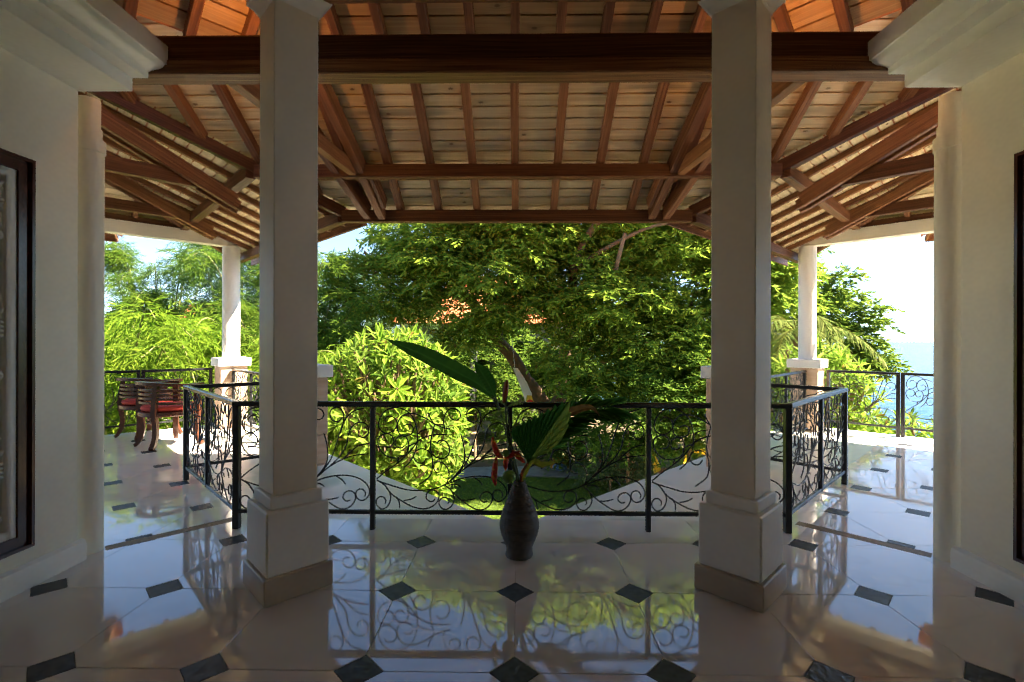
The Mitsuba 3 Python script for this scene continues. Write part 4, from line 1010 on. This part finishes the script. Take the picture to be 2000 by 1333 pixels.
for (x, y, r, h, nm) in ((3.0, 16.6, .26, .5, 'large terracotta pot beyond the picket fence'), (3.75, 16.2, .17, .32, 'small terracotta pot beside the larger one behind the fence'), (2.15, 16.5, .2, .4, 'terracotta pot at the foot of the great tree')):
    k = thing('flower_pot', nm, 'pot')
    part(k, 'body', lathe([(0, 0), (r * .65, 0), (r * .95, h * .85), (r * 1.08, h * .86), (r * 1.08, h), (r * .93, h), (r * .9, h * .8), (0, h * .78)], 24, (x, y, GZ)), 'terracotta', smooth=35)
    gg = np.random.default_rng(int(x * 100)); n = 26; a = gg.random(n) * 6.28
    leaf_part(k, 'plant', [leaf_mesh(np.tile([[x, y, GZ + h * .8]], (n, 1)), np.c_[np.cos(a) * .6, np.sin(a) * .6, .5 + gg.random(n)], np.tile([[0, 0, 1.]], (n, 1)) + .2 * gg.normal(size=(n, 3)), .35 + .3 * gg.random(n), .07, tint(gg, n, (.03, .06, .01), (.09, .12, .02)), 2)])
cr = thing('wooden_crate', 'orange painted crate with a blue bundle left of the picket fence', 'crate')
for z in (.05, .19, .33): beam(cr, 'slat', (1.1, 16.0, GZ + z), (1.75, 16.0, GZ + z), .02, .11, 'orange_paint')
for z in (.05, .19, .33): beam(cr, 'slat', (1.1, 16.42, GZ + z), (1.75, 16.42, GZ + z), .02, .11, 'orange_paint')
for xx in (1.1, 1.75): beam(cr, 'end_board', (xx, 16.0, GZ + .19), (xx, 16.42, GZ + .19), .02, .40, 'orange_paint')
beam(cr, 'floor_board', (1.12, 16.21, GZ + .02), (1.73, 16.21, GZ + .02), .38, .02, 'orange_paint')
mat('blue_cloth', tw({'type': 'principled', 'base_color': plaster((.10, .20, .42), .1), 'roughness': .9}))
bl = trimesh.creation.icosphere(3); bl.vertices *= (.24, .16, .12); bl.vertices += .05 * (meshkit.fbm(bl.vertices * 9, 3, 2)[:, None] - .5) * 2; bl.apply_translation((1.38, 15.82, GZ + .16))
solid('cloth_bundle', 'crumpled blue cloth bundle lying before the orange crate', 'bundle', bl, 'blue_cloth', smooth=True)
pu = thing('garden_parasol', 'half folded yellow parasol leaning by the picket fence', 'parasol')
part(pu, 'pole', tube([(3.7, 14.2, GZ + .02), (3.95, 14.25, GZ + 1.15)], .018, 8), 'timber', smooth=True)
cone, fc = [], []
for i in range(17):
    a = 2 * math.pi * i / 16; rr = .36 * (1 + .22 * (-1) ** i)
    cone.append((3.92 + rr * math.cos(a) * .8 - .05, 14.24 + rr * math.sin(a), GZ + .52 + .06 * (-1) ** i))
cone.append((3.95, 14.25, GZ + 1.12))
part(pu, 'canopy', trimesh.Trimesh(cone, [(i, i + 1, 17) for i in range(16)], process=False), 'yellow_cloth')
bn = thing('garden_bench', 'yellow painted garden bench beside the right pedestal', 'bench')
beam(bn, 'seat', (5.2, 15.2, GZ + .45), (6.7, 15.0, GZ + .45), .42, .05, 'yellow_cloth')
beam(bn, 'back_board', (5.2, 15.42, GZ + .80), (6.7, 15.22, GZ + .80), .03, .18, 'yellow_cloth')
for xx in (5.3, 6.6):
    beam(bn, 'leg', (xx, 15.05, GZ - .02), (xx, 15.05, GZ + .44), .07, .07, 'yellow_cloth', up=(0, 1, 0)); beam(bn, 'leg', (xx, 15.35, GZ - .02), (xx, 15.35, GZ + .88), .07, .05, 'yellow_cloth', up=(0, 1, 0))
# hanging ceremonial banner on the trunk
mat('white_cloth', tw({'type': 'principled', 'base_color': plaster((.74, .76, .80)), 'roughness': .9}))
mat('red_cloth', tw({'type': 'principled', 'base_color': plaster((.50, .03, .02)), 'roughness': .8}))
hbn = thing('hanging_banner', 'white tapering cloth banner with a red and yellow tip hanging before the great trunk', 'banner')
def strip(pts_l, pts_r, th=.006):
    Lp, Rp = np.array(pts_l, float), np.array(pts_r, float); n = len(Lp)
    V = np.vstack([Lp, Rp, Lp + (0, th, 0), Rp + (0, th, 0)]); F = []
    for i in range(n - 1):
        for a, b, s_ in ((0, n, 1), (2 * n, 3 * n, -1)):
            q = [(a + i, b + i, b + i + 1), (a + i, b + i + 1, a + i + 1)]
            F += q if s_ > 0 else [t_[::-1] for t_ in q]
        F += [(i, i + 1, 2 * n + i + 1), (i, 2 * n + i + 1, 2 * n + i), (n + i, 3 * n + i + 1, n + i + 1), (n + i, 3 * n + i, 3 * n + i + 1)]
    return trimesh.Trimesh(V, F, process=False)
part(hbn, 'cloth', strip([(-.17, 15.9, .40), (.02, 15.86, -.05), (.18, 15.82, -.5), (.28, 15.8, -.85)], [(.0, 15.95, .38), (.30, 15.93, -.08), (.46, 15.86, -.45), (.44, 15.82, -.80)]), 'white_cloth', smooth=True)
part(hbn, 'tip', strip([(.30, 15.78, -.50), (.26, 15.76, -.72), (.36, 15.75, -.98)], [(.44, 15.78, -.50), (.54, 15.76, -.72), (.42, 15.75, -.98)]), 'yellow_cloth')
part(hbn, 'disc', placed(trimesh.creation.cylinder(.11, .02, sections=24, transform=trimesh.transformations.rotation_matrix(math.pi / 2, (1, 0, 0))), (.40, 15.735, -.74)), 'red_cloth')
part(hbn, 'cord', tube([(-.1, 15.92, .40), (-.2, 15.95, 1.3)], .012, 5), 'white_cloth')

# ------------------------------------------------------------------ vase with tropical arrangement
VX, VY = .035, 2.87
def rings(p, n, uv): return dr.sin(p.z * 600) * .5 + .5
mat('vase_clay', tw(bumped({'type': 'principled', 'base_color': proc(lambda p, n, uv: mix(C(.040, .036, .034), C(.105, .094, .088), fbm(p.x * 26, p.y * 26, p.z * 40, 4))), 'roughness': .62, 'specular': .4}, proc(lambda p, n, uv: fbm(p.x * 60, p.y * 60, p.z * 90, 3), eps=.002), .004)))
prof = [(.0, .001), (.070, .001), (.080, .004), (.082, .014), (.078, .03), (.0775, .05), (.083, .075), (.098, .11), (.110, .145), (.1155, .175), (.114, .205), (.107, .24), (.095, .28), (.080, .32), (.064, .36), (.050, .395), (.041, .42), (.037, .436), (.036, .445), (.031, .445), (.030, .42), (.035, .39), (0, .385)]
q = smooth_path(prof[1:20], 7)
for i in range(len(q)):
    if .06 < q[i, 1] < .43: q[i, 0] += .0026 * math.sin(q[i, 1] * 2 * math.pi / .0135)
vs = thing('vase', 'dark ringed clay vase standing before the railing in the middle', 'vase')
part(vs, 'body', lathe(np.vstack([[(0, .001)], q, [(.030, .42), (.034, .39), (0, .385)]]), 64, (VX, VY, 0)), 'vase_clay', smooth=60)
arr = lambda nm, lab, ct: thing(nm, lab, ct)
mat('leaf_dark', {'type': 'principledthin', 'base_color': {'type': 'mesh_attribute', 'name': 'vertex_color'}, 'roughness': .34, 'diff_trans': 1.2, 'eta': 1.5})
def big_leaf(parent, name, mid, wid, nrm_, c0, c1, fold=.25, nseg=40, nw=6, wave_=.0, seed=0, slits=0):
    """a broad leaf along a midrib (points), half widths per point (left, right), folded along the rib"""
    gg = np.random.default_rng(seed)
    q = smooth_path(mid, nseg // (len(mid) - 1)); n = len(q)
    t = np.linspace(0, 1, n); wl = np.interp(t, np.linspace(0, 1, len(wid)), [a[0] for a in wid]); wr = np.interp(t, np.linspace(0, 1, len(wid)), [a[1] for a in wid])
    tg = nrm(np.gradient(q, axis=0)); N = nrm(np.tile([nrm_], (n, 1)) - tg * (tg @ np.array(nrm_))[:, None]); B = np.cross(tg, N)
    V, Cc = [], []
    for i in range(n):
        for j in range(-nw, nw + 1):
            w = (wl[i] if j < 0 else wr[i]) * j / nw
            rip = wave_ * math.sin(i * 1.7 + (j > 0) * 1.1) * abs(j) / nw
            V.append(q[i] + B[i] * w + N[i] * (abs(w) * fold + rip))
            k = .5 + .5 * math.sin(i * 2.1) * (abs(j) / nw)
            c = np.array(c0) * (1 - k) + np.array(c1) * k
            Cc.append(c * (1.35 if j == 0 else 1))
    m = 2 * nw + 1; F = []
    for i in range(n - 1):
        for j in range(m - 1):
            a = i * m + j
            F += [(a, a + 1, a + m + 1), (a, a + m + 1, a + m)]
    key = numbered(f'{parent}__{name}')
    scene[key] = mikit.ply(trimesh.Trimesh(V, F, process=False), 'leaf_dark', smooth=True, color=np.array(Cc))
    return key
mat('stem_green', tw({'type': 'principled', 'base_color': plaster((.06, .10, .02), .2), 'roughness': .5}))
mat('petiole_red', tw({'type': 'principled', 'base_color': plaster((.30, .07, .02), .3), 'roughness': .45}))
mat('heliconia_red', tw({'type': 'principled', 'base_color': proc(lambda p, n, uv: mix(C(.55, .03, .012), C(.62, .25, .03), smoothstep(.55, .8, noise(p.x * 70, p.y * 70, p.z * 70)))), 'roughness': .35}))
mat('pod_green', tw({'type': 'principled', 'base_color': plaster((.13, .26, .03), .12), 'roughness': .45}))
mouth = np.array([VX, VY, .43])
def px(u, v, d):
    """metres at distance d for a direction measured on the photograph (used once, for the arrangement's outline)"""
    return np.array([(u - 1013.2) / 944 * d + .029, d, 1.273 - (v - 667) / 944 * d])
D0 = 2.86
def stem(parent, pts, r0=.006, r1=.004, m='stem_green'):
    part(parent, 'stem', tube(smooth_path(pts, 6), np.linspace(r0, r1, 6 * (len(pts) - 1) + 1), 7), m, smooth=True)
pl = arr('paddle_leaf', 'long dark green paddle leaf slanting up to the left out of the vase', 'leaf')
stem(pl, [mouth + (0, .0, -.02), px(1000, 880, 2.9), px(978, 810, 2.93), px(962, 772, 2.95)], .008, .006)
big_leaf(pl, 'blade', [px(964, 778, 2.95), px(935, 752, 2.97), px(895, 730, 2.98), px(845, 704, 2.96), px(800, 684, 2.93), px(752, 664, 2.9)], [(.010, .012), (.042, .046), (.056, .058), (.054, .056), (.040, .042), (.001, .001)], (.25, -.85, .45), (.03, .10, .018), (.05, .14, .024), .30, 50, 5, .002, 1)
pl2 = arr('paddle_leaf', 'short upright dark paddle leaf beside the long one', 'leaf')
stem(pl2, [mouth + (.004, -.006, -.02), px(1004, 890, 2.84), px(985, 830, 2.83), px(968, 776, 2.84)], .007, .005)
big_leaf(pl2, 'blade', [px(967, 776, 2.84), px(955, 752, 2.85), px(940, 728, 2.87), px(926, 706, 2.9)], [(.006, .006), (.045, .042), (.042, .045), (.001, .001)], (.5, -.8, .25), (.03, .11, .018), (.06, .17, .03), .35, 40, 5, .001, 2)
# pleated fan leaf
fl = arr('fan_palm_leaf', 'pleated dark green fan palm leaf leaning right above the vase mouth', 'leaf')
hub = px(1032, 905, 2.80)
stem(fl, [mouth + (.008, -.008, -.03), px(1020, 925, 2.83), hub], .009, .008, 'petiole_red')
tips = [px(*a) for a in ((993, 838, 2.86), (1002, 826, 2.86), (1012, 820, 2.85), (1022, 815, 2.84), (1033, 811, 2.83), (1045, 806, 2.82), (1058, 799, 2.80), (1071, 792, 2.78), (1085, 784, 2.75), (1100, 778, 2.72), (1116, 776, 2.70), (1117, 800, 2.70), (1112, 825, 2.70), (1100, 850, 2.71), (1082, 868, 2.73), (1066, 880, 2.75))]
V, F, Cc = [hub], [], [(.03, .05, .012)]
ns = 8
for i, tp in enumerate(tips):
    for half in (0, 1):
        if i == len(tips) - 1 and half: continue
        e = tp if half == 0 else (tips[i] * .5 + tips[i + 1] * .5)
        e = hub + (e - hub) * (1.0 if half == 0 else .93)
        for s_ in range(1, ns + 1):
            f_ = s_ / ns
            V.append(hub + (e - hub) * f_ + np.array([0, -.016 * f_ * (1 if half else -1), .0]) + np.array([0, 0, -.02 * f_ * f_]))
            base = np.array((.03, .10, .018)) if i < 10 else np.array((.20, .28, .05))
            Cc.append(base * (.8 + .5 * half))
for c_ in range(2 * len(tips) - 2):
    a, b = 1 + c_ * ns, 1 + (c_ + 1) * ns
    F.append((0, a, b))
    for s_ in range(ns - 1): F += [(a + s_, a + s_ + 1, b + s_ + 1), (a + s_, b + s_ + 1, b + s_)]
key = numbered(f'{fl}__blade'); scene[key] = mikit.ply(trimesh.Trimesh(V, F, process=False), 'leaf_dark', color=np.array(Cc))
# feather palm frond behind, drooping to the right
fp = arr('palm_frond', 'dark narrow palm frond arching right behind the fan leaf', 'leaf')
rib = smooth_path([mouth + (.006, .008, -.02), px(1040, 900, 2.98), px(1075, 848, 3.02), px(1125, 806, 3.04), px(1185, 792, 3.05)], 10)
part(fp, 'stem', tube(rib, np.linspace(.006, .002, len(rib)), 6), 'stem_green', smooth=True)
gg = np.random.default_rng(6); i = np.repeat(np.arange(14, 41), 4); tg = nrm(np.gradient(rib, axis=0)); sg = np.tile([1, -1, 1, -1], 27)[:, None]
sd_ = nrm(np.cross(tg, (0, -.5, .8)))
leaf_part(fp, 'leaflet', [leaf_mesh(rib[i], tg[i] * .9 + sd_[i] * sg * .55 + (0, 0, -.22) + .06 * gg.normal(size=(len(i), 3)), np.tile([[0, -.8, .5]], (len(i), 1)), .19 + .06 * gg.random(len(i)), .022, tint(gg, len(i), (.02, .065, .012), (.05, .12, .022)), 2)])
dl = arr('dry_leaf', 'brown dry leaf standing behind the fan palm leaf', 'leaf')
stem(dl, [mouth + (.008, .004, -.02), px(1030, 905, 2.95), px(1052, 862, 2.99)], .006, .005)
big_leaf(dl, 'blade', [px(1050, 866, 2.99), px(1075, 838, 3.0), px(1105, 812, 3.0), px(1150, 797, 2.99), px(1172, 812, 2.97)], [(.004, .004), (.03, .025), (.036, .03), (.02, .02), (.001, .001)], (.1, -.8, .6), (.22, .10, .03), (.34, .19, .06), .4, 40, 4, .003, 9)
cl = arr('curled_leaf', 'yellow green curled leaf low on the right of the vase mouth', 'leaf')
big_leaf(cl, 'blade', [mouth + (.006, -.006, -.01), px(1040, 906, 2.8), px(1060, 912, 2.78), px(1098, 898, 2.76)], [(.006, .006), (.022, .02), (.026, .014), (.001, .001)], (0, -.6, .8), (.16, .18, .02), (.24, .22, .03), .5, 36, 4, .001, 4)
# heliconia
he = arr('heliconia_flower', 'hanging red heliconia with yellow edged bracts left of the vase neck', 'flower')
stem(he, [mouth + (-.006, -.01, -.02), px(1002, 900, 2.8), px(992, 850, 2.78), px(988, 800, 2.78), px(990, 770, 2.78)], .007, .005)
def bract(pts, r, m='heliconia_red'):
    q_ = smooth_path(pts, 6); t_ = np.linspace(0, 1, len(q_)); me = tube(q_, np.maximum(1.3 * r * np.sin(np.pi * np.clip(t_ * .92 + .06, 0, 1)) ** .7, .0012), 8)
    part(he, 'bract', me, m, smooth=True)
bract([px(962, 855, 2.78), px(966, 872, 2.775), px(974, 890, 2.77), px(984, 896, 2.77)], .013)
bract([px(970, 894, 2.765), px(967, 915, 2.76), px(966, 935, 2.76), px(969, 950, 2.76)], .014)
bract([px(990, 892, 2.77), px(988, 905, 2.765), px(988, 920, 2.765)], .012)
bract([px(984, 897, 2.77), px(1000, 890, 2.77), px(1016, 882, 2.78)], .011)
bract([px(1001, 880, 2.79), px(1012, 892, 2.785), px(1026, 905, 2.78)], .012)
bract([px(984, 788, 2.78), px(988, 762, 2.78), px(991, 742, 2.78)], .013, 'petiole_red')
for (u, v, r, d) in ((995, 932, .039, 2.78), (989, 886, .021, 2.76)):
    s_ = arr('seed_pod', 'round green pod low at the vase mouth' if v > 900 else 'smaller round green pod among the red bracts', 'pod')
    e = trimesh.creation.icosphere(3, radius=r); e.vertices *= (1, .8, 1); e.vertices *= 1 + .02 * (meshkit.noise(e.vertices * 90)[:, None] - .5); e.apply_translation(px(u, v, d)); part(s_, 'pod', e, 'pod_green', smooth=True)
    stem(s_, [px(u, v, d) + (0, .01, -r * .8), px(u + 8, v + 15, d + .03), mouth + (0, 0, -.03)], .005, .004)
vl = arr('variegated_sprig', 'sprig of small green leaves with pale edges above the heliconia', 'sprig')
stem(vl, [mouth + (0, -.002, -.02), px(1003, 890, 2.82), px(996, 830, 2.82), px(990, 795, 2.82)], .005, .003)
for j, (u0, v0, u1, v1) in enumerate(((992, 805, 958, 818), (990, 797, 1022, 790), (994, 830, 962, 818), (998, 855, 964, 862), (990, 796, 972, 786), (996, 842, 1018, 830))):
    big_leaf(vl, 'leaf', [px(u0, v0, 2.82), px((u0 + u1) / 2, (v0 + v1) / 2 - 3, 2.80), px(u1, v1, 2.79)], [(.003, .003), (.022, .02), (.001, .001)], (0, -.5, .85), (.07, .16, .025), (.22, .28, .09), .3, 20, 4, .002, j)

# ------------------------------------------------------------------ armchairs
mat('chair_wood', tw({'type': 'principled', 'base_color': timber((.055, .018, .010), (.15, .052, .024)), 'roughness': .32, 'specular': .5}))
mat('red_cushion', tw(bumped({'type': 'principled', 'base_color': plaster((.60, .07, .045), .12), 'roughness': .85, 'sheen': .4}, proc(lambda p, n, uv: fbm(p.x * 220, p.y * 220, p.z * 220, 2), eps=.001), .001)))
def armchair(label, x, y, rot):
    k = thing('armchair', label, 'chair', 'armchairs on the left terrace')
    M = trimesh.transformations.translation_matrix((x, y, 0)) @ trimesh.transformations.rotation_matrix(rot, (0, 0, 1))
    def put(nm, me, m, **kw): me = me.copy(); me.apply_transform(M); part(k, nm, me, m, **kw)
    arc = lambda r, z, a0=-35, a1=215, n=36, ry=1.0, dz=0: [(r * math.cos(math.radians(a)), -r * ry * math.sin(math.radians(a)) + .02, z + dz * max(0, math.sin(math.radians(a)))) for a in np.linspace(a0, a1, n)]
    def band(pts, w, h):
        P = np.array(pts); n = len(P); tg = nrm(np.gradient(P, axis=0)); B = nrm(np.cross(tg, (0, 0, 1.))); V = []
        for i in range(n):
            for (a, b) in ((-1, -1), (1, -1), (1, 1), (-1, 1)): V.append(P[i] + B[i] * a * w / 2 + np.array([0, 0, b * h / 2]))
        F = []
        for i in range(n - 1):
            for j in range(4):
                q_ = (j + 1) % 4; F += [(4 * i + j, 4 * i + q_, 4 * i + 4 + q_), (4 * i + j, 4 * i + 4 + q_, 4 * i + 4 + j)]
        F += [(0, 2, 1), (0, 3, 2), (4 * n - 4, 4 * n - 3, 4 * n - 2), (4 * n - 4, 4 * n - 2, 4 * n - 1)]
        me = trimesh.Trimesh(V, F, process=False)
        if me.volume < 0: me.invert()
        return me
    put('arm_rail', band(arc(.335, .735, dz=.035), .075, .035), 'chair_wood')
    for z in (.67, .62, .57, .52): put('slat', band(arc(.325, z, -12, 192, 30, dz=.02), .022, .026), 'chair_wood')
    seat = lathe([(0, .375), (.315, .375), (.325, .385), (.325, .425), (.31, .432), (0, .432)], 40); put('seat_ring', seat, 'chair_wood', smooth=40)
    cu = lathe([(0, .434), (.27, .434), (.295, .445), (.302, .465), (.292, .486), (.262, .496), (.15, .504), (0, .506)], 40); put('cushion', cu, 'red_cushion', smooth=50)
    for a in (-28, 55, 125, 208):
        c_, s_ = math.cos(math.radians(a)), -math.sin(math.radians(a))
        front = a in (-28, 208)
        fl_ = .10
        prof_ = [(.30, .735 if True else .4), (.315, .60), (.33, .46), (.322, .36), (.305, .24), (.315, .12), (.36, .03), (.385, .012)]
        cw = [.05, .05, .055, .055, .05, .045, .04, .03]
        P = np.array([(c_ * r, s_ * r + .02, z) for r, z in prof_]); q_ = smooth_path(P, 5); w_ = np.interp(np.linspace(0, 1, len(q_)), np.linspace(0, 1, len(cw)), cw)
        tdir = np.array([-s_, c_, 0]); V = []
        tg = nrm(np.gradient(q_, axis=0))
        for i in range(len(q_)):
            o_ = np.cross(tg[i], tdir)
            for (aa, bb) in ((-1, -1), (1, -1), (1, 1), (-1, 1)): V.append(q_[i] + tdir * aa * .026 + o_ * bb * w_[i] / 2)
        n = len(q_); F = []
        for i in range(n - 1):
            for j in range(4):
                qq = (j + 1) % 4; F += [(4 * i + j, 4 * i + qq, 4 * i + 4 + qq), (4 * i + j, 4 * i + 4 + qq, 4 * i + 4 + j)]
        F += [(0, 2, 1), (0, 3, 2), (4 * n - 4, 4 * n - 3, 4 * n - 2), (4 * n - 4, 4 * n - 2, 4 * n - 1)]
        me = trimesh.Trimesh(V, F, process=False)
        if me.volume < 0: me.invert()
        lo = me.vertices[:, 2].min(); me.vertices[:, 2] += .001 - lo
        put('leg', me, 'chair_wood')
armchair('dark wooden tub armchair with red cushion, nearer of the two', -4.22, 5.85, -.55)
armchair('dark wooden tub armchair with red cushion, farther one by the end railing', -4.92, 6.42, -.35)
